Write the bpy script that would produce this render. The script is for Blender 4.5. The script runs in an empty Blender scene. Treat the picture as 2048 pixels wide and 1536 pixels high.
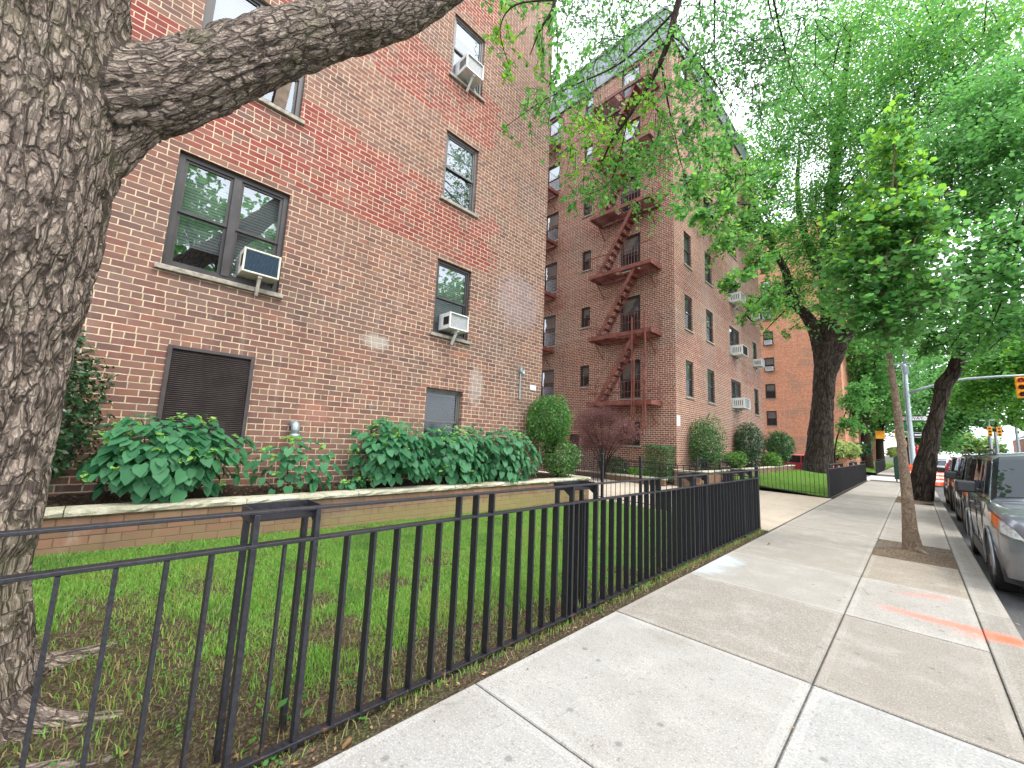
import bpy, bmesh, math, random
import numpy as np
from mathutils import Vector, Matrix
random.seed(7)
RNG = np.random.default_rng(11)
sc = bpy.context.scene
COL = sc.collection
PI = math.pi
R = math.radians

# ---------------------------------------------------------------- camera
YAW, PITCH, ROLL = R(-45.152), R(7.834), R(2.488)
FPX = 800.4                      # focal length in pixels of a 2048 wide frame
CAM = np.array([0.0, 0.0, 1.5])

def cam_basis():
    cy, sy = math.cos(YAW), math.sin(YAW)
    f0 = np.array([sy, cy, 0]); r0 = np.array([cy, -sy, 0]); u0 = np.array([0, 0, 1.0])
    f = f0 * math.cos(PITCH) + u0 * math.sin(PITCH)
    u = u0 * math.cos(PITCH) - f0 * math.sin(PITCH)
    r = r0 * math.cos(ROLL) + u * math.sin(ROLL)
    u2 = u * math.cos(ROLL) - r0 * math.sin(ROLL)
    return r, u2, f
CR, CU, CF = cam_basis()

def ray(px, py):
    return CF + CR * (px - 1024) / FPX + CU * (768 - py) / FPX
def at_x(px, py, X):
    d = ray(px, py); return CAM + d * (X / d[0])
def at_y(px, py, Y):
    d = ray(px, py); return CAM + d * (Y / d[1])
def at_z(px, py, Z):
    d = ray(px, py); return CAM + d * ((Z - CAM[2]) / d[2])
def at_d(px, py, D):
    d = ray(px, py); return CAM + d / np.linalg.norm(d) * D

cd = bpy.data.cameras.new('camera')
cam = bpy.data.objects.new('camera', cd); COL.objects.link(cam)
cd.sensor_fit = 'HORIZONTAL'; cd.sensor_width = 36.0
cd.lens = FPX / 2048 * 36.0
cd.clip_start = 0.05; cd.clip_end = 3000
cam.matrix_world = Matrix([[CR[0], CU[0], -CF[0], CAM[0]], [CR[1], CU[1], -CF[1], CAM[1]],
                           [CR[2], CU[2], -CF[2], CAM[2]], [0, 0, 0, 1]])
sc.camera = cam

# ---------------------------------------------------------------- object helpers
def tag(o, label=None, cat=None, group=None, kind=None):
    if label: o['label'] = label
    if cat: o['category'] = cat
    if group: o['group'] = group
    if kind: o['kind'] = kind
    return o

def empty(name, loc=(0, 0, 0), label=None, cat=None, group=None, rz=0):
    o = bpy.data.objects.new(name, None); COL.objects.link(o)
    o.location = loc; o.rotation_euler = (0, 0, rz); o.empty_display_size = 0.1
    return tag(o, label, cat, group)

def link_mesh(name, me, mats, parent=None, smooth=False, local=False):
    o = bpy.data.objects.new(name, me); COL.objects.link(o)
    if not isinstance(mats, (list, tuple)): mats = [mats]
    for m in mats: me.materials.append(m)
    if smooth:
        me.polygons.foreach_set('use_smooth', np.ones(len(me.polygons), dtype=bool))
    if parent is not None:
        o.parent = parent
        if not local:
            # world coordinates given: undo the parent's transform
            o.matrix_parent_inverse = base_matrix(parent).inverted()
    return o

def base_matrix(p):
    m = Matrix.Translation(p.location) @ p.rotation_euler.to_matrix().to_4x4()
    if p.parent is not None:
        m = base_matrix(p.parent) @ p.matrix_parent_inverse @ m
    return m

class MB:
    """collects shapes and links them as ONE mesh object"""
    def __init__(s):
        s.v = []; s.f = []; s.mi = []; s.cur = 0
    def quad(s, a, b, c, d):
        n = len(s.v); s.v += [tuple(a), tuple(b), tuple(c), tuple(d)]
        s.f.append((n, n + 1, n + 2, n + 3)); s.mi.append(s.cur)
    def poly(s, pts):
        n = len(s.v); s.v += [tuple(p) for p in pts]
        s.f.append(tuple(range(n, n + len(pts)))); s.mi.append(s.cur)
    def box(s, x0, x1, y0, y1, z0, z1):
        n = len(s.v)
        s.v += [(x0, y0, z0), (x1, y0, z0), (x1, y1, z0), (x0, y1, z0), (x0, y0, z1), (x1, y0, z1), (x1, y1, z1), (x0, y1, z1)]
        for q in ((0, 3, 2, 1), (4, 5, 6, 7), (0, 1, 5, 4), (1, 2, 6, 5), (2, 3, 7, 6), (3, 0, 4, 7)):
            s.f.append(tuple(n + i for i in q)); s.mi.append(s.cur)
    def obox(s, o, ax, ay, az):
        """box from corner o and three edge vectors"""
        o = np.array(o, float); ax, ay, az = (np.array(q, float) for q in (ax, ay, az))
        n = len(s.v)
        for p in (o, o + ax, o + ax + ay, o + ay, o + az, o + ax + az, o + ax + ay + az, o + ay + az):
            s.v.append(tuple(p))
        for q in ((0, 3, 2, 1), (4, 5, 6, 7), (0, 1, 5, 4), (1, 2, 6, 5), (2, 3, 7, 6), (3, 0, 4, 7)):
            s.f.append(tuple(n + i for i in q)); s.mi.append(s.cur)
    def beam(s, a, b, w, h, up=(0, 0, 1)):
        """rectangular bar from a to b; w across, h along up"""
        a, b = np.array(a, float), np.array(b, float); d = b - a
        L = np.linalg.norm(d); d /= L; up = np.array(up, float)
        sd = np.cross(d, up); nl = np.linalg.norm(sd)
        if nl < 1e-5:
            up = np.array((0, 1.0, 0)); sd = np.cross(d, up); nl = np.linalg.norm(sd)
        sd /= nl; up = np.cross(sd, d)
        s.obox(a - sd * w / 2 - up * h / 2, sd * w, d * L, up * h)
    def tube(s, pts, rad, n=8, cap=True):
        pts = [np.array(p, float) for p in pts]
        if not isinstance(rad, (list, tuple, np.ndarray)): rad = [rad] * len(pts)
        base = len(s.v); ref = None
        for i, p in enumerate(pts):
            t = pts[min(i + 1, len(pts) - 1)] - pts[max(i - 1, 0)]
            t = t / (np.linalg.norm(t) + 1e-9)
            if ref is None:
                ref = np.array((0, 0, 1.0)) if abs(t[2]) < .9 else np.array((1.0, 0, 0))
            u = ref - t * (ref @ t); u /= np.linalg.norm(u) + 1e-9; ref = u
            w = np.cross(t, u)
            for k in range(n):
                a = 2 * PI * k / n
                s.v.append(tuple(p + (u * math.cos(a) + w * math.sin(a)) * rad[i]))
        for i in range(len(pts) - 1):
            for k in range(n):
                k2 = (k + 1) % n
                s.f.append((base + i * n + k, base + i * n + k2, base + (i + 1) * n + k2, base + (i + 1) * n + k)); s.mi.append(s.cur)
        if cap:
            s.f.append(tuple(base + k for k in reversed(range(n)))); s.mi.append(s.cur)
            e = base + (len(pts) - 1) * n
            s.f.append(tuple(e + k for k in range(n))); s.mi.append(s.cur)
    def lathe(s, c, prof, n=16, axis='z'):
        base = len(s.v)
        for r, h in prof:
            for k in range(n):
                a = 2 * PI * k / n; x, y = r * math.cos(a), r * math.sin(a)
                p = {'z': (x, y, h), 'x': (h, x, y), 'y': (y, h, x)}[axis]
                s.v.append((c[0] + p[0], c[1] + p[1], c[2] + p[2]))
        for i in range(len(prof) - 1):
            for k in range(n):
                k2 = (k + 1) % n
                s.f.append((base + i * n + k, base + i * n + k2, base + (i + 1) * n + k2, base + (i + 1) * n + k)); s.mi.append(s.cur)
        s.f.append(tuple(base + k for k in reversed(range(n)))); s.mi.append(s.cur)
        e = base + (len(prof) - 1) * n
        s.f.append(tuple(e + k for k in range(n))); s.mi.append(s.cur)
    def mesh(s, name):
        me = bpy.data.meshes.new(name); me.from_pydata(s.v, [], s.f); me.update()
        if any(s.mi): me.polygons.foreach_set('material_index', s.mi)
        return me
    def build(s, name, mats, parent=None, smooth=False, bevel=0, local=False, autosmooth=False):
        o = link_mesh(name, s.mesh(name), mats, parent, smooth, local)
        if autosmooth:
            o.data.set_sharp_from_angle(angle=R(40))
        if bevel:
            m = o.modifiers.new('bevel', 'BEVEL'); m.width = bevel; m.segments = 2; m.limit_method = 'ANGLE'; m.angle_limit = R(35)
        return o

def copy_tree(o, parent=None):
    c = o.copy(); COL.objects.link(c)
    if parent is not None: c.parent = parent
    for ch in list(o.children): copy_tree(ch, c)
    return c

# ---------------------------------------------------------------- node helper
class NT:
    def __init__(s, name):
        s.m = bpy.data.materials.new(name); s.m.use_nodes = True
        s.t = s.m.node_tree; s.t.nodes.clear()
        s.out = s.t.nodes.new('ShaderNodeOutputMaterial')
    def n(s, typ, **kw):
        nd = s.t.nodes.new(typ)
        for k, v in kw.items(): setattr(nd, k, v)
        return nd
    def put(s, sock, v):
        if v is None: return
        if hasattr(v, 'is_linked') or isinstance(v, bpy.types.NodeSocket): s.t.links.new(v, sock)
        else:
            if sock.type == 'RGBA' and not isinstance(v, (int, float)) and len(v) == 3: v = (*v, 1)
            if sock.type == 'RGBA' and isinstance(v, (int, float)): v = (v, v, v, 1)
            if sock.type == 'VECTOR' and isinstance(v, (int, float)): v = (v, v, v)
            sock.default_value = v
    def math(s, op, a, b=None, c=None, clamp=False):
        nd = s.n('ShaderNodeMath', operation=op, use_clamp=clamp)
        s.put(nd.inputs[0], a); s.put(nd.inputs[1], b); s.put(nd.inputs[2], c)
        return nd.outputs[0]
    def vmath(s, op, a, b=None, out=0):
        nd = s.n('ShaderNodeVectorMath', operation=op)
        s.put(nd.inputs[0], a)
        if op == 'SCALE': s.put(nd.inputs['Scale'], b)
        else: s.put(nd.inputs[1], b)
        return nd.outputs[out]
    def mix(s, a, b, f, mode='MIX'):
        nd = s.n('ShaderNodeMix', data_type='RGBA', blend_type=mode)
        s.put(nd.inputs['Factor'], f); s.put(nd.inputs[6], a); s.put(nd.inputs[7], b)
        return nd.outputs[2]
    def sstep(s, x, lo, hi, a=0.0, b=1.0):
        nd = s.n('ShaderNodeMapRange', interpolation_type='SMOOTHSTEP')
        s.put(nd.inputs[0], x); s.put(nd.inputs[1], lo); s.put(nd.inputs[2], hi); s.put(nd.inputs[3], a); s.put(nd.inputs[4], b)
        return nd.outputs[0]
    def noise(s, vec, scale, detail=3, rough=.55, dim='3D', dist=0):
        nd = s.n('ShaderNodeTexNoise', noise_dimensions=dim)
        s.put(nd.inputs['Vector'], vec); s.put(nd.inputs['Scale'], scale); s.put(nd.inputs['Detail'], detail)
        s.put(nd.inputs['Roughness'], rough); s.put(nd.inputs['Distortion'], dist)
        return nd.outputs[0]
    def white(s, vec, dim='2D', col=False):
        nd = s.n('ShaderNodeTexWhiteNoise', noise_dimensions=dim); s.put(nd.inputs[0], vec)
        return nd.outputs[1 if col else 0]
    def voro(s, vec, scale, feature='F1', out=0, rnd=1.0):
        nd = s.n('ShaderNodeTexVoronoi', feature=feature); s.put(nd.inputs['Vector'], vec); s.put(nd.inputs['Scale'], scale)
        s.put(nd.inputs['Randomness'], rnd)
        return nd.outputs[out]
    def ramp(s, f, stops, interp='LINEAR'):
        nd = s.n('ShaderNodeValToRGB'); r = nd.color_ramp; r.interpolation = interp
        while len(r.elements) > 1: r.elements.remove(r.elements[-1])
        r.elements[0].position = stops[0][0]; r.elements[0].color = (*stops[0][1], 1)
        for p, c in stops[1:]:
            e = r.elements.new(p); e.color = (*c, 1)
        s.put(nd.inputs[0], f); return nd.outputs[0]
    def pos(s): return s.n('ShaderNodeNewGeometry').outputs['Position']
    def obj(s): return s.n('ShaderNodeTexCoord').outputs['Object']
    def island(s): return s.n('ShaderNodeNewGeometry').outputs['Random Per Island']
    def attr(s, name, out='Vector'):
        nd = s.n('ShaderNodeAttribute', attribute_name=name); return nd.outputs[out]
    def xyz(s, v):
        nd = s.n('ShaderNodeSeparateXYZ'); s.put(nd.inputs[0], v); return nd.outputs
    def comb(s, x=0, y=0, z=0):
        nd = s.n('ShaderNodeCombineXYZ'); s.put(nd.inputs[0], x); s.put(nd.inputs[1], y); s.put(nd.inputs[2], z); return nd.outputs[0]
    def bump(s, h, strength=.5, dist=.01, normal=None):
        nd = s.n('ShaderNodeBump'); s.put(nd.inputs['Height'], h); s.put(nd.inputs['Strength'], strength); s.put(nd.inputs['Distance'], dist)
        if normal is not None: s.put(nd.inputs['Normal'], normal)
        return nd.outputs[0]
    def bsdf(s, color, rough=.6, metal=0, spec=.5, normal=None, coat=0, coat_rough=.03):
        b = s.n('ShaderNodeBsdfPrincipled')
        s.put(b.inputs['Base Color'], color); s.put(b.inputs['Roughness'], rough); s.put(b.inputs['Metallic'], metal)
        s.put(b.inputs['Specular IOR Level'], spec); s.put(b.inputs['Coat Weight'], coat); s.put(b.inputs['Coat Roughness'], coat_rough)
        if normal is not None: s.put(b.inputs['Normal'], normal)
        return b.outputs[0]
    def done(s, sh):
        s.t.links.new(sh, s.out.inputs[0]); return s.m

def C(r, g, b):
    """sRGB 0-255 to linear"""
    f = lambda c: (c / 255 / 12.92) if c / 255 <= .04045 else ((c / 255 + .055) / 1.055) ** 2.4
    return (f(r), f(g), f(b))

MAT = {}
def simple(name, color, rough=.6, metal=0, spec=.5, coat=0, wear=.15, scale=8, bump=0):
    k = NT(name); p = k.obj()
    nz = k.noise(p, scale, 4, .6)
    lo = tuple(c * (1 - wear) for c in color); hi = tuple(min(1, c * (1 + wear)) for c in color)
    col = k.mix(lo, hi, k.sstep(nz, .3, .7))
    rg = k.math('ADD', k.math('MULTIPLY', nz, .25), rough - .125)
    nrm = k.bump(k.noise(p, scale * 6, 3), .3, bump) if bump else None
    MAT[name] = k.done(k.bsdf(col, rg, metal, spec, nrm, coat))
    return MAT[name]

def brick_mat(name, palette, red=None, bands=(), mortar=(.42, .36, .28), h=.082, L=.205, header=6, joint=.0065, stain=.25, red_bleach=None, blotch=None, bumpd=.006):
    k = NT(name); g = k.n('ShaderNodeNewGeometry'); P = g.outputs['Position']
    x, y, z = k.xyz(P); nx, ny, nz = k.xyz(g.outputs['True Normal'])
    ax = k.math('GREATER_THAN', k.math('ABSOLUTE', nx), .5)
    u = k.math('ADD', k.math('MULTIPLY', y, ax), k.math('MULTIPLY', x, k.math('SUBTRACT', 1, ax)))
    wob = k.math('MULTIPLY', k.math('SUBTRACT', k.noise(P, 22, 2), .5), .007)
    zz = k.math('ADD', z, wob)
    rv = k.math('DIVIDE', zz, h); row = k.math('FLOOR', rv); fv = k.math('SUBTRACT', rv, row)
    hd = k.math('LESS_THAN', k.math('FLOORED_MODULO', row, header), .5)
    Lr = k.math('SUBTRACT', L, k.math('MULTIPLY', hd, L / 2))
    rj = k.math('MULTIPLY', k.math('SUBTRACT', k.white(k.comb(row, 3.3, 0)), .5), .12)
    uu = k.math('ADD', k.math('ADD', k.math('DIVIDE', k.math('ADD', u, wob), Lr), k.math('MULTIPLY', k.math('FLOORED_MODULO', row, 2), .5)), rj)
    cell = k.math('FLOOR', uu); fu = k.math('SUBTRACT', uu, cell)
    du = k.math('MULTIPLY', k.math('MINIMUM', fu, k.math('SUBTRACT', 1, fu)), Lr)
    dv = k.math('MULTIPLY', k.math('MINIMUM', fv, k.math('SUBTRACT', 1, fv)), h)
    d = k.math('MINIMUM', du, dv)
    d = k.math('ADD', d, k.math('MULTIPLY', k.math('SUBTRACT', k.noise(P, 60, 2), .5), .005))
    bm = k.sstep(d, joint - .0025, joint + .002)
    cellv = k.comb(cell, row, 0)
    rnd = k.white(cellv)
    big = k.noise(P, .8, 4, .6)
    f = k.math('ADD', k.math('MULTIPLY', rnd, .75), k.math('MULTIPLY', k.sstep(big, .3, .7), .25))
    n = len(palette)
    col = k.ramp(f, [(i / (n - 1), c) for i, c in enumerate(palette)])
    if red:
        m = None
        jit = k.math('MULTIPLY', k.math('SUBTRACT', k.white(k.comb(row, 7.7, 0)), .5), .45)
        for (u0, u1, z0, z1) in bands:
            a = k.math('MULTIPLY', k.math('GREATER_THAN', k.math('ADD', u, jit), u0), k.math('LESS_THAN', k.math('ADD', u, jit), u1))
            zc = k.math('MULTIPLY', row, h)
            a = k.math('MULTIPLY', a, k.math('MULTIPLY', k.math('GREATER_THAN', zc, z0), k.math('LESS_THAN', zc, z1)))
            m = a if m is None else k.math('MAXIMUM', m, a)
        # a share of the old bricks stay in the patched band
        keep = k.math('GREATER_THAN', k.math('ADD', k.white(k.comb(row, cell, 0)), k.math('MULTIPLY', k.math('SUBTRACT', big, .5), -.5)), .12)
        m = k.math('MULTIPLY', m, keep)
        n2 = len(red)
        rc = k.ramp(f, [(i / (n2 - 1), c) for i, c in enumerate(red)])
        col = k.mix(col, rc, m)
    zone = k.noise(k.vmath('MULTIPLY', P, (.55, .55, .8)), 1.0, 5, .65)
    col = k.mix(col, (.135, .105, .092), k.sstep(zone, .50, .62, 0, .42))
    col = k.mix(col, (.26, .135, .098), k.sstep(zone, .46, .34, 0, .32))
    fine = k.noise(P, 45, 5, .7)
    col = k.mix(col, (.02, .015, .012), k.sstep(fine, .55, .85, 0, .55))
    col = k.mix(col, (.45, .36, .28), k.sstep(fine, .22, .40, .22, 0))
    mcol = k.mix(mortar, tuple(c * .62 for c in mortar), k.sstep(k.noise(P, 9, 4), .35, .7))
    res = k.mix(mcol, col, bm)
    st = k.noise(k.vmath('MULTIPLY', P, (1.2, 1.2, .35)), 1.1, 5, .62)
    res = k.mix(res, (.07, .05, .04), k.sstep(st, .5, .78, 0, stain))
    rain = k.noise(k.vmath('MULTIPLY', P, (5, 5, .14)), 1.0, 4, .6)
    res = k.mix(res, (.05, .04, .035), k.sstep(rain, .55, .75, 0, stain * 1.1))
    res = k.mix(res, (.50, .43, .37), k.sstep(rain, .28, .42, .16, 0))
    ef = k.noise(k.vmath('MULTIPLY', P, (1, 1, .7)), 1.7, 6, .7)
    res = k.mix(res, (.55, .50, .44), k.sstep(ef, .60, .80, 0, .38))
    if blotch:
        for (u0, z0, ru, rz, bc, amt) in blotch:
            e = k.math('ADD', k.math('POWER', k.math('DIVIDE', k.math('SUBTRACT', u, u0), ru), 2), k.math('POWER', k.math('DIVIDE', k.math('SUBTRACT', z, z0), rz), 2))
            e = k.math('ADD', e, k.math('MULTIPLY', k.math('SUBTRACT', k.noise(P, 7, 5, .7), .5), 2.2))
            res = k.mix(res, bc, k.sstep(e, .2, 1.0, amt, 0))
    hgt = k.math('ADD', k.math('MULTIPLY', bm, 1), k.math('ADD', k.math('MULTIPLY', fine, .25), k.math('MULTIPLY', rnd, .35)))
    MAT[name] = k.done(k.bsdf(res, .88, 0, .25, k.bump(hgt, .7, bumpd)))
    return MAT[name]

# bricks: two walls of the same brown mix, patched with red, and an orange one beyond
BR1 = [C(92, 70, 66), C(109, 80, 73), C(119, 87, 79), C(129, 95, 84), C(137, 105, 93), C(120, 82, 75), C(143, 100, 84), C(111, 85, 79)]
RD1 = [C(118, 58, 55), C(130, 64, 59), C(140, 72, 65), C(124, 60, 57), C(146, 84, 74), C(122, 74, 70)]
sill_zs = [(-9, 5.62, 5.05, 6.42), (-9, 2.6, 6.40, 6.62), (-9, 5.50, 7.88, 9.2), (-9, 5.5, 10.7, 12.0)]
brick_mat('brick_near', BR1, RD1, sill_zs, mortar=C(210, 189, 160), stain=.22,
          blotch=[(3.05, 3.05, .28, .16, (.5, .45, .40), .55), (2.2, 1.75, .3, .22, C(180, 120, 105), .3), (5.3, 2.55, .22, .5, (.5, .46, .42), .35),
                  (6.5, 4.7, .9, .8, C(165, 155, 160), .30), (4.9, 3.15, .3, .1, C(170, 100, 70), .3)])
BR2 = [C(106, 66, 59), C(118, 74, 65), C(128, 81, 70), C(138, 90, 76), C(120, 72, 63), C(146, 98, 83), C(108, 73, 65)]
RD2 = [C(112, 52, 50), C(124, 58, 54), C(104, 50, 50), C(134, 66, 58)]
brick_mat('brick_court', BR2, RD2, [(-11, -6, 11.2, 11.9), (15.3, 28, 5.1, 6.2), (15.3, 28, 7.95, 9.0), (15.3, 21, 10.8, 11.8), (-26, -12, 8.1, 9.2), (-26, -12, 11.0, 12.1)],
          mortar=C(228, 208, 182), joint=.0075, stain=.16, blotch=[(19, 7.5, 1.0, 6, (.42, .36, .30), .2), (23.5, 9, .8, 6, (.46, .40, .34), .3)])
brick_mat('brick_orange', [C(178, 104, 76), C(194, 118, 88), C(170, 96, 70), C(204, 130, 98), C(164, 92, 68)], mortar=C(226, 196, 164), joint=.008, stain=.10)
brick_mat('brick_far', [C(120, 72, 58), C(136, 84, 68), C(108, 64, 54), C(146, 96, 78)], mortar=C(180, 150, 128), stain=.15)
brick_mat('brick_planter', [C(124, 92, 74), C(134, 100, 80), C(116, 92, 72), C(130, 106, 82), C(140, 108, 90)], mortar=C(92, 78, 60), h=.085, L=.225, header=99, joint=.004, stain=.35,
          blotch=[(3.6, .30, 2.2, .16, C(134, 122, 82), .7), (6.0, .28, 2.2, .18, C(134, 124, 80), .7), (1.0, .28, 1.6, .14, C(124, 104, 78), .6)], bumpd=.004)

simple('frame_dark', C(52, 48, 48), .45, 0, .5, wear=.25, scale=5)
simple('frame_grey', C(92, 90, 88), .5, 0, .5, wear=.2)
simple('stone_sill', C(150, 142, 130), .85, wear=.3, scale=14, bump=.003)
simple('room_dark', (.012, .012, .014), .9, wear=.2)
def rusty_black():
    k = NT('black_paint'); P = k.pos(); n = k.noise(P, 16, 6, .75); m = k.noise(P, 60, 4, .7); z = k.xyz(P)[2]
    c = k.mix((.006, .006, .010), (.016, .016, .022), k.sstep(m, .4, .6))
    low = k.sstep(z, .0, .35, .10, 0)
    c = k.mix(c, (.10, .045, .022), k.sstep(k.math('ADD', n, low), .66, .74, 0, .8))
    c = k.mix(c, (.10, .10, .11), k.sstep(m, .68, .76, 0, .5))
    MAT['black_paint'] = k.done(k.bsdf(c, k.math('ADD', .30, k.math('MULTIPLY', m, .3)), 0, .55, k.bump(k.math('ADD', n, m), .4, .003)))
rusty_black()
simple('rust_paint', C(120, 70, 60), .55, 0, .4, wear=.35, scale=3)
simple('white_metal', C(214, 214, 210), .5, wear=.1, scale=6)
simple('ac_beige', C(206, 200, 186), .55, wear=.12, scale=6)
simple('ac_grille_blue', C(58, 84, 104), .6, wear=.3, scale=30)
simple('ac_grille_grey', C(150, 152, 152), .6, wear=.2, scale=30)
simple('galvanised', C(152, 162, 166), .42, .55, .5, wear=.2, scale=12)
simple('signal_yellow', C(236, 158, 20), .45, wear=.12)
simple('barrel_orange', C(240, 84, 34), .5, wear=.12)
simple('barrel_white', C(226, 222, 214), .5, wear=.1)
simple('rubber', (.012, .012, .012), .75, wear=.3)
simple('sign_black', (.012, .012, .012), .5)
simple('sign_white', C(228, 228, 226), .5, wear=.05)
simple('sign_green', C(0, 122, 92), .5)
simple('red_enamel', C(170, 18, 30), .35, wear=.2)
simple('cabinet_green', C(16, 62, 52), .5, wear=.2)
simple('hub_metal', C(150, 152, 156), .35, .8, wear=.2)
simple('plastic_black', (.014, .014, .016), .5, wear=.3, scale=12)
simple('mansard_metal', C(116, 120, 126), .5, .3, wear=.12, scale=2)
simple('concrete_trim', C(178, 170, 156), .85, wear=.2, scale=10, bump=.003)
simple('door_maroon', C(64, 30, 30), .5)
simple('wood_pole', C(104, 88, 74), .85, wear=.3)
simple('louver_paint', C(66, 57, 56), .55, wear=.2, scale=6)
simple('lamp_red', C(150, 20, 16), .25, coat=.5)
simple('lamp_amber', C(232, 96, 22), .2, coat=.8, wear=.2)
simple('lamp_clear', C(206, 210, 212), .12, .35, .8, coat=1.0, wear=.3, scale=30)
simple('chrome', (.6, .6, .62), .15, 1.0, wear=.1)

def car_paint(name, color, metal=.35):
    k = NT(name); p = k.obj()
    fl = k.noise(p, 900, 1)
    dirt = k.noise(p, 5, 5, .65)
    z = k.xyz(p)[2]
    col = k.mix(color, tuple(min(1, c * 1.4) for c in color), k.sstep(fl, .45, .65, 0, .5))
    dm = k.math('MULTIPLY', k.sstep(dirt, .35, .75, .15, .5), k.sstep(z, .25, .75, 1, .12))
    col = k.mix(col, (.18, .16, .13), dm)
    MAT[name] = k.done(k.bsdf(col, k.math('ADD', .28, k.math('MULTIPLY', dm, .5)), metal, .5, None, .9, .04))
car_paint('paint_grey', C(114, 118, 126), .55)
car_paint('paint_dark', C(36, 32, 38), .4)
car_paint('paint_brown', C(62, 46, 46), .4)
car_paint('paint_red', C(170, 18, 30), .1)
car_paint('paint_white', C(214, 216, 218), 0)
car_paint('paint_silver', C(160, 168, 174), .5)

def glass_mat(name, tint, refl, rough=.015, trans=.75):
    """window glass: a mirror layer over a see-through sheet"""
    k = NT(name)
    wav = k.noise(k.vmath('MULTIPLY', k.pos(), (1, 1, 1)), 1.6, 2)
    nb = k.bump(wav, .12, .02)
    ge = k.n('ShaderNodeNewGeometry')
    dt = k.math('ABSOLUTE', k.vmath('DOT_PRODUCT', ge.outputs['Normal'], ge.outputs['Incoming'], 1), clamp=True)
    r0 = .04 + refl
    fac = k.math('ADD', r0, k.math('MULTIPLY', 1 - r0, k.math('POWER', k.math('SUBTRACT', 1, dt), 5)), clamp=True)
    gl = k.n('ShaderNodeBsdfGlossy'); gl.inputs['Roughness'].default_value = rough; gl.inputs['Color'].default_value = (.9, .95, 1, 1); k.put(gl.inputs['Normal'], nb)
    tr = k.n('ShaderNodeBsdfTransparent'); tr.inputs[0].default_value = (*tint, 1)
    df = k.n('ShaderNodeBsdfDiffuse'); df.inputs[0].default_value = (.02, .024, .026, 1)
    m0 = k.n('ShaderNodeMixShader'); m0.inputs[0].default_value = trans
    k.t.links.new(df.outputs[0], m0.inputs[1]); k.t.links.new(tr.outputs[0], m0.inputs[2])
    m1 = k.n('ShaderNodeMixShader'); k.put(m1.inputs[0], fac)
    k.t.links.new(m0.outputs[0], m1.inputs[1]); k.t.links.new(gl.outputs[0], m1.inputs[2])
    MAT[name] = k.done(m1.outputs[0])
glass_mat('glass', (.8, .86, .86), .20)
glass_mat('glass_screen', (.5, .52, .54), .06, .2)
glass_mat('glass_car', (.22, .27, .29), .0, .01, .5)
glass_mat('glass_far', (.5, .55, .57), .32, .05, .25)

def blind_mat():
    k = NT('blind'); z = k.xyz(k.pos())[2]
    s = k.math('FRACT', k.math('DIVIDE', z, .042))
    col = k.mix((.10, .11, .11), (.34, .36, .36), k.sstep(s, .1, .45))
    MAT['blind'] = k.done(k.bsdf(col, .7, 0, .3, k.bump(s, .6, .01)))
blind_mat()
simple('shade_pale', C(186, 190, 190), .8, wear=.08, scale=2)
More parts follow.
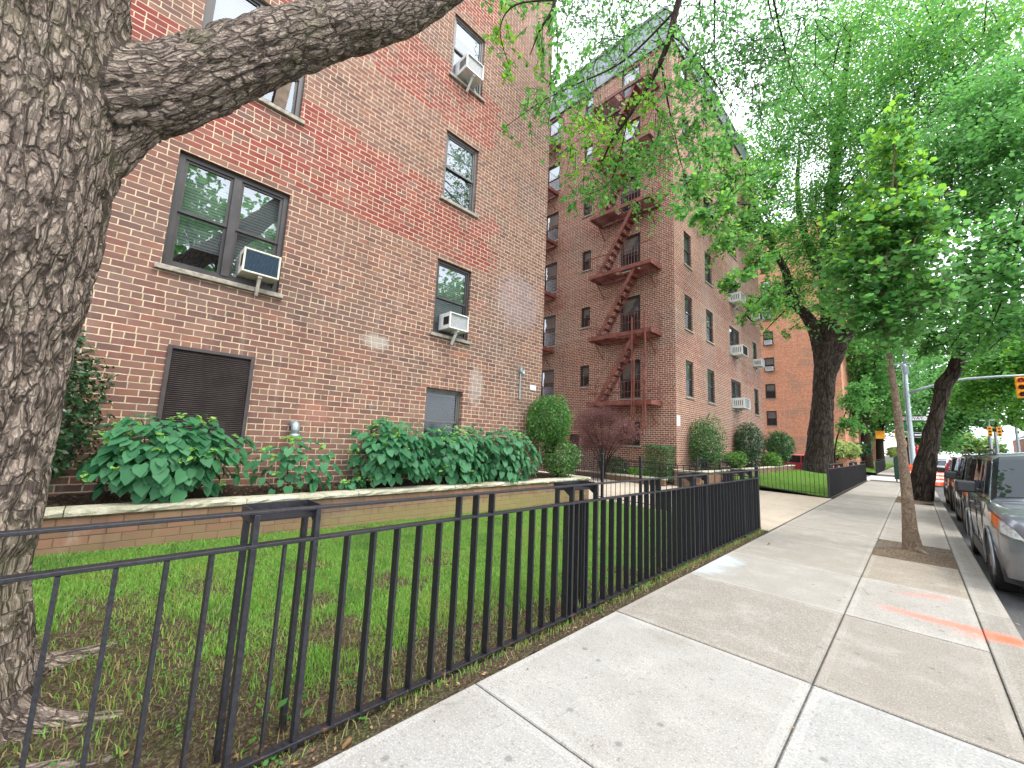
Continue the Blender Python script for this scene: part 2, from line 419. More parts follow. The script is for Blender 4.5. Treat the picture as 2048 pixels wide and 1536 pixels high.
# ---------------------------------------------------------------- sidewalk, road, lawns
def concrete_mat(name, attr=True, base=(.40, .37, .33), marks=False, joint_y=None):
    k = NT(name); P = k.pos(); x, y, z = k.xyz(P)
    if attr: col = k.attr('tone', 'Color')
    else: col = base
    n1 = k.noise(P, 3, 6, .65); n2 = k.noise(P, 30, 5, .75); n3 = k.noise(P, 95, 4, .8)
    c = k.mix(col, (.46, .44, .41), k.sstep(n1, .45, .8, 0, .35))
    c = k.mix(c, (.20, .175, .145), k.sstep(n1, .2, .5, .42, 0))
    c = k.mix(c, (.10, .085, .07), k.sstep(n2, .52, .70, 0, .50))
    c = k.mix(c, (.66, .64, .60), k.sstep(n3, .54, .68, 0, .55))
    c = k.mix(c, (.06, .052, .045), k.sstep(n3, .32, .46, .55, 0))
    # broom strokes across the walk
    br = k.noise(k.vmath('MULTIPLY', P, (3, 90, 1)), 1, 3, .6)
    c = k.mix(c, (.22, .20, .18), k.sstep(br, .5, .75, 0, .22))
    # old gum and oil spots
    vn = k.n('ShaderNodeTexVoronoi', voronoi_dimensions='2D'); k.put(vn.inputs['Vector'], P); vn.inputs['Scale'].default_value = 2.3; v = vn.outputs[0]
    vr = k.white(k.vmath('FLOOR', k.vmath('MULTIPLY', P, (2, 2, 0))), '3D')
    c = k.mix(c, (.10, .095, .09), k.math('MULTIPLY', k.sstep(k.math('ADD', v, k.math('MULTIPLY', n2, .07)), .060, .095, .55, 0), k.math('GREATER_THAN', vr, .68)))
    gr = k.noise(P, 1.1, 5, .6)
    c = k.mix(c, (.17, .15, .12), k.sstep(gr, .52, .75, 0, .35))
    if marks:
        # hairline cracks
        wp = k.vmath('ADD', P, k.vmath('SCALE', k.n('ShaderNodeTexNoise').outputs['Color'], .0))
        cr = k.voro(k.vmath('ADD', k.vmath('MULTIPLY', P, (1, 1, 0)), k.vmath('SCALE', k.comb(n1, n2, 0), .25)), .55, 'DISTANCE_TO_EDGE')
        c = k.mix(c, (.08, .07, .06), k.math('MULTIPLY', k.sstep(cr, .001, .004, .45, 0), k.sstep(gr, .62, .66)))
        # pale blue wash by the fence
        e = k.math('ADD', k.math('DIVIDE', k.math('ADD', x, 2.0), .42), k.math('POWER', k.math('DIVIDE', k.math('SUBTRACT', y, 5.85), .72), 4))
        e = k.math('ADD', e, k.math('MULTIPLY', k.math('SUBTRACT', n1, .5), 2.0))
        e = k.math('ADD', e, k.math('MULTIPLY', k.math('SUBTRACT', br, .5), 1.2))
        c = k.mix(c, (.46, .54, .58), k.sstep(e, .1, .9, .6, 0))
        # sprayed orange arrow
        def seg(ax_, ay_, bx, by, w0, w1, soft, amt, c):
            dx, dy = bx - ax_, by - ay_; L2 = dx * dx + dy * dy
            t = k.math('DIVIDE', k.math('ADD', k.math('MULTIPLY', k.math('SUBTRACT', x, ax_), dx), k.math('MULTIPLY', k.math('SUBTRACT', y, ay_), dy)), L2, clamp=True)
            qx = k.math('SUBTRACT', x, k.math('ADD', ax_, k.math('MULTIPLY', t, dx))); qy = k.math('SUBTRACT', y, k.math('ADD', ay_, k.math('MULTIPLY', t, dy)))
            d = k.math('SQRT', k.math('ADD', k.math('MULTIPLY', qx, qx), k.math('MULTIPLY', qy, qy)))
            w = k.math('ADD', w0, k.math('MULTIPLY', t, w1 - w0))
            d = k.math('ADD', k.math('SUBTRACT', d, w), k.math('MULTIPLY', k.math('SUBTRACT', k.noise(P, 24, 6, .8), .5), .26))
            a = k.math('MULTIPLY', k.sstep(d, -.02, soft, amt, 0), k.math('ADD', .45, k.math('MULTIPLY', t, .55)))
            return k.mix(c, (.82, .12, .05), a)
        c = seg(-.28, 5.68, .45, 5.60, .0, .05, .13, .72, c)
        c = seg(.22, 5.42, .48, 5.58, .0, .03, .10, .55, c)
        c = seg(-.20, 6.40, .08, 6.58, .0, .02, .12, .3, c)
    h = k.math('ADD', k.math('MULTIPLY', n3, .5), k.math('ADD', k.math('MULTIPLY', n2, .4), k.math('MULTIPLY', br, .5)))
    MAT[name] = k.done(k.bsdf(c, .9, 0, .25, k.bump(h, .8, .006)))
concrete_mat('sidewalk_concrete', True, marks=True)
concrete_mat('path_concrete', True)

def asphalt():
    k = NT('asphalt'); P = k.pos()
    n = k.noise(P, 120, 3, .7); m = k.noise(P, .9, 5, .6)
    c = k.mix((.045, .045, .047), (.11, .11, .11), k.sstep(n, .4, .7))
    c = k.mix(c, (.15, .145, .14), k.sstep(m, .45, .75, 0, .6))
    MAT['asphalt'] = k.done(k.bsdf(c, .85, 0, .3, k.bump(n, .6, .006)))
asphalt()

def soil(name, a, b, c3):
    k = NT(name); P = k.pos()
    n = k.noise(P, 28, 5, .7); m = k.noise(P, 4, 4, .6); v = k.voro(P, 55)
    c = k.mix(a, b, k.sstep(n, .35, .65)); c = k.mix(c, c3, k.sstep(m, .5, .75, 0, .7))
    c = k.mix(c, tuple(q * .3 for q in a), k.sstep(v, .25, .6, 0, .6))
    MAT[name] = k.done(k.bsdf(c, .95, 0, .15, k.bump(k.math('ADD', n, v), .9, .02)))
soil('lawn_soil', (.075, .055, .036), (.15, .115, .075), (.075, .095, .03))
soil('mulch', (.055, .036, .026), (.13, .09, .065), (.09, .075, .05))
soil('pit_soil', (.17, .125, .085), (.28, .215, .15), (.22, .17, .115))
soil('far_ground', (.06, .065, .045), (.10, .10, .07), (.07, .10, .04))

def attr_color(me, cols):
    a = me.color_attributes.new('tone', 'FLOAT_COLOR', 'CORNER')
    tot = len(me.loops); arr = np.ones((tot, 4), dtype=np.float32)
    for p in me.polygons:
        arr[p.loop_start:p.loop_start + p.loop_total, :3] = cols[p.index]
    a.data.foreach_set('color', arr.ravel())

def struct(o, label=None):
    o['kind'] = 'structure'
    return o

ROAD_Z = -.13
# the ground reaches the horizon
mb = MB(); mb.quad((-600, -400, -.20), (600, -400, -.20), (600, 1500, -.20), (-600, 1500, -.20))
struct(mb.build('ground', MAT['far_ground']))
mb = MB(); mb.quad((.54, -30, ROAD_Z), (10.5, -30, ROAD_Z), (10.5, 600, ROAD_Z), (.54, 600, ROAD_Z))
mb.quad((-160, 34.2, ROAD_Z - .004), (.56, 34.2, ROAD_Z - .004), (.56, 43.5, ROAD_Z - .004), (-160, 43.5, ROAD_Z - .004))
struct(mb.build('street', MAT['asphalt']))
# crossing stripes and lane lines
def paint_mat():
    k = NT('road_paint'); n = k.noise(k.pos(), 9, 6, .7)
    c = k.mix((.13, .13, .13), (.72, .71, .68), k.sstep(n, .34, .48)); MAT['road_paint'] = k.done(k.bsdf(c, .7))
paint_mat()
mb = MB()
for i in range(12):
    y = 34.6 + i * .74
    mb.quad((-2.6, y, ROAD_Z + .004), (.3, y, ROAD_Z + .004), (.3, y + .4, ROAD_Z + .004), (-2.6, y + .4, ROAD_Z + .004))
for i in range(9):
    x = 1.0 + i * 1.05
    mb.quad((x, 31.3, ROAD_Z + .004), (x + .5, 31.3, ROAD_Z + .004), (x + .5, 34.0, ROAD_Z + .004), (x, 34.0, ROAD_Z + .004))
for i in range(40):
    y = 48 + i * 6
    mb.quad((5.4, y, ROAD_Z + .004), (5.55, y, ROAD_Z + .004), (5.55, y + 3, ROAD_Z + .004), (5.4, y + 3, ROAD_Z + .004))
struct(mb.build('road_marking', MAT['road_paint']))

soil('joint_fill', (.15, .135, .115), (.24, .22, .19), (.17, .155, .125))
# slabs of the near walk: each a separate block with an open joint
SL = 1.66
tones = {-2: C(150, 148, 144), -1: C(152, 150, 146), 0: C(148, 146, 143), 1: C(149, 147, 143), 2: C(136, 130, 122), 3: C(141, 137, 130), 4: C(138, 132, 123), 5: C(138, 132, 123)}
def grey(r, g, b, s=8):
    q = rs.uniform(-s, s); return C(int(r + q), int(g + q), int(b + q))
mb = MB(); tcol = []
def slab(x0, x1, y0, y1, z, tone, j=.004):
    n0 = len(mb.f)
    b = .004
    x0 += j; x1 -= j; y0 += j; y1 -= j
    # pillow edge
    a = [(x0, y0, z - b), (x1, y0, z - b), (x1, y1, z - b), (x0, y1, z - b)]
    i_ = .008
    t = [(x0 + i_, y0 + i_, z), (x1 - i_, y0 + i_, z), (x1 - i_, y1 - i_, z), (x0 + i_, y1 - i_, z)]
    # smooth trowelled margin round the field
    e = .055
    s = [(x0 + e, y0 + e, z), (x1 - e, y0 + e, z), (x1 - e, y1 - e, z), (x0 + e, y1 - e, z)]
    lo = [(p[0], p[1], z - .12) for p in a]
    mb.quad(*s); tcol.append(tone)
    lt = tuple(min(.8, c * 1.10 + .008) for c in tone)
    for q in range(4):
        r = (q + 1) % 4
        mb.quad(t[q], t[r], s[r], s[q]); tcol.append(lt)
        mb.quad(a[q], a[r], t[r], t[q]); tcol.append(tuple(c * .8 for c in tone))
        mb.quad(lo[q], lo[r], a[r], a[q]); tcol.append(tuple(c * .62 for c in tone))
rs = random.Random(4)
for k_ in range(-4, 19):
    y0 = 1.80 + (k_ - 1) * SL; y1 = y0 + SL
    if y0 > 33.2: break
    y1 = min(y1, 33.6)
    t = tones.get(k_, grey(140, 134, 125))
    for ci, (xa, xb) in enumerate(((-2.02, -.575), (-.575, .32))):
        f = rs.uniform(.93, 1.05)
        tt = tuple(c * f for c in t)
        if k_ == 3 and ci == 1: tt = C(146, 142, 136)
        if k_ == 1 and ci == 1: tt = C(148, 148, 146)
        if k_ == 2 and ci == 1: tt = C(132, 126, 118)
        if k_ == 4 and ci == 1: tt = C(134, 125, 112)
        if ci == 1 and k_ == 5: continue
        if ci == 1 and 18.2 < y0 < 21: continue
        slab(xa, xb, y0, y1, rs.uniform(-.004, .004), tt)
slab(-.575, .32, 21.3, 21.7, 0, C(150, 144, 135))
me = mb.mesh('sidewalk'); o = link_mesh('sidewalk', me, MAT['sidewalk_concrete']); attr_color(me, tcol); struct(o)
# bed under the joints
mb = MB(); mb.quad((-2.03, -12, -.016), (.345, -12, -.016), (.345, 33.7, -.016), (-2.03, 33.7, -.016))
struct(mb.build('sidewalk_base', MAT['joint_fill']))
# kerb
mb = MB(); tcol = []
y = -12.0; 
while y < 33.0:
    y2 = min(y + 3.05, 33.7)
    slab(.322, .55, y, y2, .002, grey(132, 127, 119), .003); y = y2
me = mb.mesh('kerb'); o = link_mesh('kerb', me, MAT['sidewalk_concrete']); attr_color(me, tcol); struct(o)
# walk, kerb beyond the side street, and the walk across the road
mb = MB(); tcol = []
yy = 44.2
while yy < 150:
    slab(-2.3, .3, yy, yy + 3, -.01, C(156, 150, 141)); slab(.3, .55, yy, yy + 3, -.008, C(146, 141, 134), .002); yy += 3
yy = -20
while yy < 200:
    slab(10.52, 13.5, yy, yy + 5, 0, C(152, 146, 138)); yy += 5
me = mb.mesh('far_sidewalk'); o = link_mesh('far_sidewalk', me, MAT['path_concrete']); attr_color(me, tcol); struct(o)
# court path between the two lawns
mb = MB(); tcol = []
def pz(x): return .006 + (-2.02 - x) * .012
def path_slab(x0, x1, y0, y1, tone):
    j = .005
    mb.quad((x0 + j, y0 + j, pz(x0)), (x1 - j, y0 + j, pz(x1)), (x1 - j, y1 - j, pz(x1)), (x0 + j, y1 - j, pz(x0))); tcol.append(tone)
    mb.quad((x0, y0, pz(x0) - .02), (x1, y0, pz(x1) - .02), (x1, y1, pz(x1) - .02), (x0, y1, pz(x0) - .02)); tcol.append(C(110, 100, 88))
xs = [-2.03, -3.7, -5.4, -7.1, -8.8, -10.5, -12.2, -13.9, -15.6, -17.3, -20, -24]
ys = [8.95, 11.05, 13.1, 15.2, 17.2]
for i in range(len(xs) - 1):
    for j in range(len(ys) - 1):
        yb = ys[j + 1]
        if xs[i] < -5.5 and ys[j] > 13: yb = min(yb, 14.2)
        if yb <= ys[j]: continue
        c = (172, 159, 141)
        path_slab(xs[i + 1], xs[i], ys[j], yb, grey(*c, 5))
me = mb.mesh('court_path'); o = link_mesh('court_path', me, MAT['path_concrete']); attr_color(me, tcol); struct(o)

# ------------ lawns
def lz1(x, y):
    t = np.clip((-2.25 - x) / 3.35, 0, 1)
    top = .26 - .020 * np.clip(y, -2, 9)
    return top * t * t * (3 - 2 * t) * .55 + top * t * .45 + .0
def lz2(x, y):
    t = np.clip((-2.15 - x) / 3.0, 0, 1)
    return .02 + .25 * t
def vnoise(x, y, s, seed=0):
    """cheap smooth 2-D value noise"""
    x = np.asarray(x) * s + seed * 17.3; y = np.asarray(y) * s + seed * 7.9
    xi = np.floor(x); yi = np.floor(y); fx = x - xi; fy = y - yi
    fx = fx * fx * (3 - 2 * fx); fy = fy * fy * (3 - 2 * fy)
    def h(a, b):
        q = np.sin(a * 127.1 + b * 311.7 + seed * 3.7) * 43758.5453
        return q - np.floor(q)
    return (h(xi, yi) * (1 - fx) + h(xi + 1, yi) * fx) * (1 - fy) + (h(xi, yi + 1) * (1 - fx) + h(xi + 1, yi + 1) * fx) * fy
def sheet(name, x0, x1, y0, y1, zf, mat, step=.08, rough=.02):
    nx = max(2, int((x1 - x0) / step)); ny = max(2, int((y1 - y0) / step))
    X, Y = np.meshgrid(np.linspace(x0, x1, nx), np.linspace(y0, y1, ny))
    Z = zf(X, Y) + (vnoise(X, Y, 6, 1) - .5) * rough + (vnoise(X, Y, 17, 2) - .5) * rough * .6
    v = np.stack([X.ravel(), Y.ravel(), Z.ravel()], 1)
    idx = np.arange(nx * ny).reshape(ny, nx)
    f = np.stack([idx[:-1, :-1].ravel(), idx[:-1, 1:].ravel(), idx[1:, 1:].ravel(), idx[1:, :-1].ravel()], 1)
    return np_mesh(name, v, f, mat, smooth=True)
def np_mesh(name, v, f, mat, parent=None, smooth=False, mi=None):
    me = bpy.data.meshes.new(name)
    k = f.shape[1]
    me.vertices.add(len(v)); me.vertices.foreach_set('co', np.ascontiguousarray(v, dtype=np.float32).ravel())
    me.loops.add(f.size); me.loops.foreach_set('vertex_index', np.ascontiguousarray(f, dtype=np.int32).ravel())
    me.polygons.add(len(f)); me.polygons.foreach_set('loop_start', np.arange(0, f.size, k, dtype=np.int32))
    try: me.polygons.foreach_set('loop_total', np.full(len(f), k, dtype=np.int32))
    except Exception: pass
    if mi is not None: me.polygons.foreach_set('material_index', np.ascontiguousarray(mi, dtype=np.int32))
    me.update(calc_edges=True); me.validate()
    return link_mesh(name, me, mat, parent, smooth)
struct(sheet('lawn_ground', -5.62, -2.02, -3.5, 8.94, lambda x, y: lz1(x, y) - .005 + np.where(x > -2.3, -.012, 0), MAT['lawn_soil'], .06, .035))
struct(sheet('lawn_ground', -5.55, -2.02, 17.22, 31.4, lambda x, y: lz2(x, y), MAT['lawn_soil'], .25))
struct(sheet('lawn_ground', -7.5, -2.32, 44.6, 110, lambda x, y: lz2(x, y), MAT['lawn_soil'], .8))

# grass blades
def leaf_mat(name, a, b, tr=.45, trc=None, rough=.5, spec=.4, yellow=None):
    k = NT(name); r = k.island()
    col = k.mix(a, b, r)
    if name == 'grass_blade':
        g_ = k.noise(k.pos(), 1.5, 5, .65)
        col = k.mix(col, C(150, 160, 84), k.sstep(g_, .50, .68, 0, .65)); col = k.mix(col, C(58, 112, 52), k.sstep(g_, .46, .32, 0, .6))
    if yellow: col = k.mix(col, yellow, k.math('GREATER_THAN', k.white(k.comb(r, r, 0)), .93))
    p = k.bsdf(col, rough, 0, spec)
    t = k.n('ShaderNodeBsdfTranslucent')
    k.put(t.inputs[0], k.mix(col, trc or tuple(min(1, c * 1.6) for c in b), .5))
    m = k.n('ShaderNodeMixShader'); m.inputs[0].default_value = tr
    k.t.links.new(p, m.inputs[1]); k.t.links.new(t.outputs[0], m.inputs[2])
    MAT[name] = k.done(m.outputs[0])
leaf_mat('grass_blade', C(94, 138, 58), C(144, 188, 88), .45, yellow=C(166, 150, 96))
leaf_mat('grass_dry', C(92, 96, 52), C(148, 130, 90), .25)
leaf_mat('leaf_ginkgo', C(66, 122, 58), C(108, 162, 76), .55)
leaf_mat('leaf_ginkgo_lime', C(90, 150, 48), C(138, 184, 64), .55)
leaf_mat('leaf_deep', C(62, 114, 64), C(102, 154, 82), .57)
leaf_mat('leaf_hydrangea', C(46, 102, 66), C(78, 138, 92), .35, rough=.55, spec=.35)
leaf_mat('leaf_tip', C(120, 176, 84), C(160, 200, 104), .4)
leaf_mat('leaf_holly', C(24, 54, 32), C(64, 100, 58), .15, rough=.32, spec=.5)
leaf_mat('leaf_box', C(40, 82, 38), C(92, 134, 62), .25, rough=.4)
leaf_mat('leaf_lime', C(92, 146, 52), C(132, 176, 66), .4)
leaf_mat('leaf_maple', C(92, 60, 62), C(142, 104, 100), .4)
leaf_mat('leaf_pale', C(120, 146, 76), C(176, 190, 120), .4)
leaf_mat('leaf_litter', C(112, 82, 58), C(170, 136, 98), .1)

def blades(name, x0, x1, y0, y1, n, zf, hgt, dens, mat, w=.004, lean=.6):
    x = RNG.uniform(x0, x1, n); y = RNG.uniform(y0, y1, n)
    k = RNG.uniform(0, 1, n) < dens(x, y); x = x[k]; y = y[k]; m = len(x)
    z = zf(x, y)
    h = hgt * RNG.uniform(.5, 1.25, m) * (0.65 + .7 * vnoise(x, y, 2.2, 5))
    a = RNG.uniform(0, 2 * PI, m); b = RNG.uniform(0, 2 * PI, m); l = RNG.uniform(.1, 1, m) * lean * h
    dx, dy = np.cos(a) * w, np.sin(a) * w
    lx, ly = np.cos(b) * l, np.sin(b) * l
    p = np.stack([x, y, z], 1)
    v = np.empty((m, 5, 3))
    v[:, 0] = p + np.stack([-dx, -dy, -.01 * np.ones(m)], 1); v[:, 1] = p + np.stack([dx, dy, -.01 * np.ones(m)], 1)
    mid = p + np.stack([lx * .35, ly * .35, h * .6], 1)
    v[:, 2] = mid + np.stack([dx, dy, 0 * dx], 1) * .8; v[:, 3] = mid - np.stack([dx, dy, 0 * dx], 1) * .8
    v[:, 4] = p + np.stack([lx, ly, h], 1)
    base = np.arange(m)[:, None] * 5
    f = np.concatenate([base + np.array([0, 1, 2]), base + np.array([0, 2, 3]), base + np.array([3, 2, 4])], 0)
    o = np_mesh(name, v.reshape(-1, 3), f, mat); o['kind'] = 'stuff'; return o
def dens1(x, y):
    d = np.ones_like(x)
    d *= np.clip((-2.48 - x) / .35 + (vnoise(x, y, 2.3, 3) - .45) * 2.2, .10, 1)            # thin along the fence
    t = np.hypot((x + 2.85) / 1.5, (y + .3) / 1.45)                                         # worn round the trunk
    d *= np.clip((t - .75) * 1.6 + (vnoise(x, y, 3.1, 4) - .5) * 1.8, .13, 1)
    for (px, py, r) in ((-3.6, 2.15, .22), (-3.9, 2.75, .16), (-3.1, 1.25, .2), (-4.4, 1.6, .14)):
        q = np.hypot((x - px) / r, (y - py) / (r * 1.3)); d *= np.clip(q * .8 - .2 + (vnoise(x, y, 9, 6) - .5), .12, 1)
    return d
o = blades('grass', -5.6, -2.1, -2.0, 8.9, 400000, lz1, .033, dens1, MAT['grass_blade'], .0030, 1.0)
tag(o, 'bright green lawn grass behind the near black fence', 'grass')
o = blades('dry_grass', -5.6, -2.04, -2.2, 8.9, 38000, lz1, .045, lambda x, y: np.clip(.95 - dens1(x, y), .03, 1) * .8, MAT['grass_dry'], .003, 1.8)
tag(o, 'dry straw coloured grass and roots on bare soil along the fence', 'grass')
o = blades('grass', -5.5, -2.15, 17.3, 31.3, 60000, lz2, .09, lambda x, y: np.ones_like(x), MAT['grass_blade'], .011)
tag(o, 'green lawn grass around the big dark trunk beyond the court path', 'grass')
o = blades('grass', -7.3, -2.4, 44.8, 100, 40000, lz2, .12, lambda x, y: np.ones_like(x), MAT['grass_blade'], .03)
tag(o, 'far lawn grass behind the fence across the side street', 'grass')
# ---------------------------------------------------------------- buildings
Z3 = np.array((0, 0, 1.0))
def wall_holes(mb, o, u, n, u0, u1, z0, z1, holes, depth=.11):
    """wall plane through o spanned by u and z, with openings (ua, ub, za, zb) and their reveals"""
    o, u, n = (np.array(q, float) for q in (o, u, n))
    us = sorted({u0, u1, *[min(max(h[i], u0), u1) for h in holes for i in (0, 1)]})
    zs = sorted({z0, z1, *[min(max(h[i], z0), z1) for h in holes for i in (2, 3)]})
    P = lambda a, b, d=0: o + u * a + Z3 * b - n * d
    for i in range(len(us) - 1):
        for j in range(len(zs) - 1):
            cu, cz = (us[i] + us[i + 1]) / 2, (zs[j] + zs[j + 1]) / 2
            if any(h[0] < cu < h[1] and h[2] < cz < h[3] for h in holes): continue
            mb.quad(P(us[i], zs[j]), P(us[i + 1], zs[j]), P(us[i + 1], zs[j + 1]), P(us[i], zs[j + 1]))
    for a, b, c, d in holes:
        mb.quad(P(a, c), P(a, d), P(a, d, depth), P(a, c, depth))
        mb.quad(P(b, c), P(b, c, depth), P(b, d, depth), P(b, d))
        mb.quad(P(a, d), P(b, d), P(b, d, depth), P(a, d, depth))
        mb.quad(P(a, c), P(a, c, depth), P(b, c, depth), P(b, c))

def window(parent, o, u, n, ua, ub, za, zb, frame='frame_dark', glass='glass', lights=1, sash=True, fw=.055, inset=.05, blind=.5, sill=True, mid=None, open_low=False, depth=.11, guard=False, sillout=.05, screen=True):
    o, u, n = (np.array(q, float) for q in (o, u, n))
    mb = MB(); g = MB(); bl = MB()
    def bx(m, a, b, c, d, d0, d1):
        m.obox(o + u * a + Z3 * c - n * d1, u * (b - a), n * (d1 - d0), Z3 * (d - c))
    i0, i1 = inset, inset + .06
    bx(mb, ua, ua + fw, za, zb, i0, i1); bx(mb, ub - fw, ub, za, zb, i0, i1)
    bx(mb, ua + fw, ub - fw, zb - fw, zb, i0, i1); bx(mb, ua + fw, ub - fw, za, za + fw, i0, i1)
    w = (ub - ua - 2 * fw)
    mull = fw * 1.3
    lw = (w - mull * (lights - 1)) / lights
    zm = mid if mid is not None else (za + zb) / 2
    for L in range(lights):
        a = ua + fw + L * (lw + mull); b = a + lw
        if L < lights - 1: bx(mb, b, b + mull, za + fw, zb - fw, i0 - .012, i1)
        t = .035
        # upper sash stands in front of the lower one
        for (c, d, q0) in ((zm - t / 2, zb - fw, .018), (za + fw, zm + t / 2, .038)):
            e0, e1 = inset + q0, inset + q0 + .03
            bx(mb, a, a + t, c, d, e0, e1); bx(mb, b - t, b, c, d, e0, e1)
            bx(mb, a + t, b - t, d - t, d, e0, e1); bx(mb, a + t, b - t, c, c + t, e0, e1)
            yy = inset + q0 + .018
            g.cur = 1 if (screen and q0 > .03) else 0
            p = lambda s_, z_: o + u * s_ + Z3 * z_ - n * yy
            g.quad(p(a + t, c + t), p(b - t, c + t), p(b - t, d - t), p(a + t, d - t))
        # blind behind the upper part, dark room below
        yy = inset + .10
        p = lambda s_, z_: o + u * s_ + Z3 * z_ - n * yy
        bl.cur = 0
        zb2 = zb - fw - (zb - za) * (blind if not isinstance(blind, (list, tuple)) else blind[L])
        if zb2 < zb - fw - .01: bl.quad(p(a, zb2), p(b, zb2), p(b, zb - fw), p(a, zb - fw))
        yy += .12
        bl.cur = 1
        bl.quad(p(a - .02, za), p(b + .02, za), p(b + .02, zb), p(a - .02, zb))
    W = mb.build('window', MAT[frame], parent)
    g.build('pane', [MAT[glass], MAT['glass_screen']], W)
    bl.build('blind', [MAT['blind'], MAT['room_dark']], W)
    if sill:
        s = MB(); bx(s, ua - .06, ub + .06, za - .065, za - .001, -sillout, inset + .05)
        s.build('sill', MAT['stone_sill'], W, bevel=.008)
    if guard:
        s = MB()
        for q in np.linspace(ua + .06, ub - .06, 8): bx(s, q - .008, q + .008, za + .03, za + (zb - za) * .55, -.02, .0)
        bx(s, ua, ub, za + (zb - za) * .55, za + (zb - za) * .55 + .025, -.021, .001); bx(s, ua, ub, za + .03, za + .05, -.021, .001)
        s.build('guard', MAT['frame_dark'], W)
    return W

def air_conditioner(o, u, n, ua, zc, w, h, out, label, case='white_metal', front='ac_grille_grey', bracket=True, tilt=.0, fins='v'):
    """box unit sticking out of a window: o is the wall origin"""
    o, u, n = (np.array(q, float) for q in (o, u, n))
    base = o + u * (ua + w / 2) + Z3 * zc
    t = empty('air_conditioner', base, label, 'air conditioner', 'window air conditioners')
    def bx(m, a, b, c, d, d0, d1): m.obox(o + u * a + Z3 * c + n * d0, u * (b - a), n * (d1 - d0), Z3 * (d - c))
    m = MB(); e = .025
    bx(m, ua, ua + e, zc, zc + h, -.12, out); bx(m, ua + w - e, ua + w, zc, zc + h, -.12, out)
    bx(m, ua + e, ua + w - e, zc + h - e, zc + h, -.12, out); bx(m, ua + e, ua + w - e, zc, zc + e, -.12, out)
    m.build('case', MAT[case], t, bevel=.006)
    m = MB()
    bx(m, ua + e, ua + w - e, zc + e, zc + h - e, -.12, out - .03)
    if fins == 'h':
        k = 18
        for i in range(k):
            z = zc + e + (h - 2 * e) * (i + .5) / k; bx(m, ua + e, ua + w - e, z - .004, z + .002, out - .03, out - .008)
    elif fins == 'p':
        for i in range(4):
            a = ua + e + (w - 2 * e) * i / 4
            bx(m, a, a + .02, zc + e, zc + h - e, out - .03, out - .002)
    m.build('grille', MAT[front], t)
    # dark louvres on the flank
    for s_, d_ in ((ua, -.004), (ua + w, .001)):
        m = MB()
        for i in range(5):
            q = .05 + (out - .08) * i / 5
            m.obox(o + u * (s_ + (d_ if d_ < 0 else 0)) + Z3 * (zc + h * .25) + n * q, u * .004, n * .03, Z3 * h * .5)
        m.build('side_vent', MAT['plastic_black'], t)
    if bracket:
        m = MB()
        c = o + u * (ua + w * .5)
        m.beam(c + Z3 * (zc - .004) + n * out * .75, c + Z3 * (zc - .26) + n * .04, .035, .05, n)
        m.build('brace', MAT['concrete_trim'] if case == 'ac_beige' else MAT['white_metal'], t); m = MB()
        m.beam(c + Z3 * (zc - .02) + n * .02, c + Z3 * (zc - .02) + n * out * .9, .05, .03)
        m.build('bracket', MAT['concrete_trim'] if case == 'ac_beige' else MAT['white_metal'], t)
    return t

# ---- the near building
FX = -6.4
B1 = empty('apartment_building', (FX, 7.38, .3), 'near brown brick apartment house patched with red brick, behind the planter shrubs', 'building')
o1, u1, n1 = (FX, 0, 0), (0, 1, 0), (1, 0, 0)
FL = 2.80
holes = []; wins = []
for k_ in range(4):
    zt = 4.99 + FL * k_; zb_ = 3.44 + FL * k_
    holes.append((.21, 1.50, zb_, zt)); wins.append(('double', .21, 1.50, zb_, zt, k_))
    holes.append((4.16, 5.02, zb_ + .02, zt - .02)); wins.append(('single', 4.16, 5.02, zb_ + .02, zt - .02, k_))
    holes.append((-4.0, -2.7, zb_, zt)); wins.append(('double', -4.0, -2.7, zb_, zt, k_ + 20))
holes.append((4.12, 4.98, 1.15, 2.40))
holes.append((.40, 1.32, 1.25, 2.47))
mb = MB()
wall_holes(mb, o1, u1, n1, -9, 7.38, .2, 20.5, holes)
wall_holes(mb, (0, 7.38, 0), (1, 0, 0), (0, 1, 0), -20, FX, .2, 20.5, [])
mb.quad((-20, -9, 20.5), (FX, -9, 20.5), (FX, 7.38, 20.5), (-20, 7.38, 20.5))
mb.quad((-20, -9, .2), (FX, -9, .2), (FX, -9, 20.5), (-20, -9, 20.5))
mb.quad((-20, -9, .2), (-20, 7.38, .2), (-20, 7.38, 20.5), (-20, -9, 20.5))
mb.build('wall', MAT['brick_near'], B1)
for kind, a, b, c, d, k_ in wins:
    if kind == 'double':
        window(B1, o1, u1, n1, a, b, c, d, lights=2, fw=.07, blind=(.72, .9) if k_ == 0 else (.5, .4), mid=c + (d - c) * (.50 if k_ != 1 else .45), screen=False)
    else:
        window(B1, o1, u1, n1, a, b, c, d, lights=1, fw=.06, frame='frame_grey' if k_ in (1, 2) else 'frame_dark', blind=.78 if k_ == 0 else (.35 if k_ == 1 else .2), screen=(k_ == 0))
w = window(B1, o1, u1, n1, 4.12, 4.98, 1.15, 2.40, glass='glass_screen', frame='frame_grey', fw=.05, blind=.05, sill=True, inset=.08)
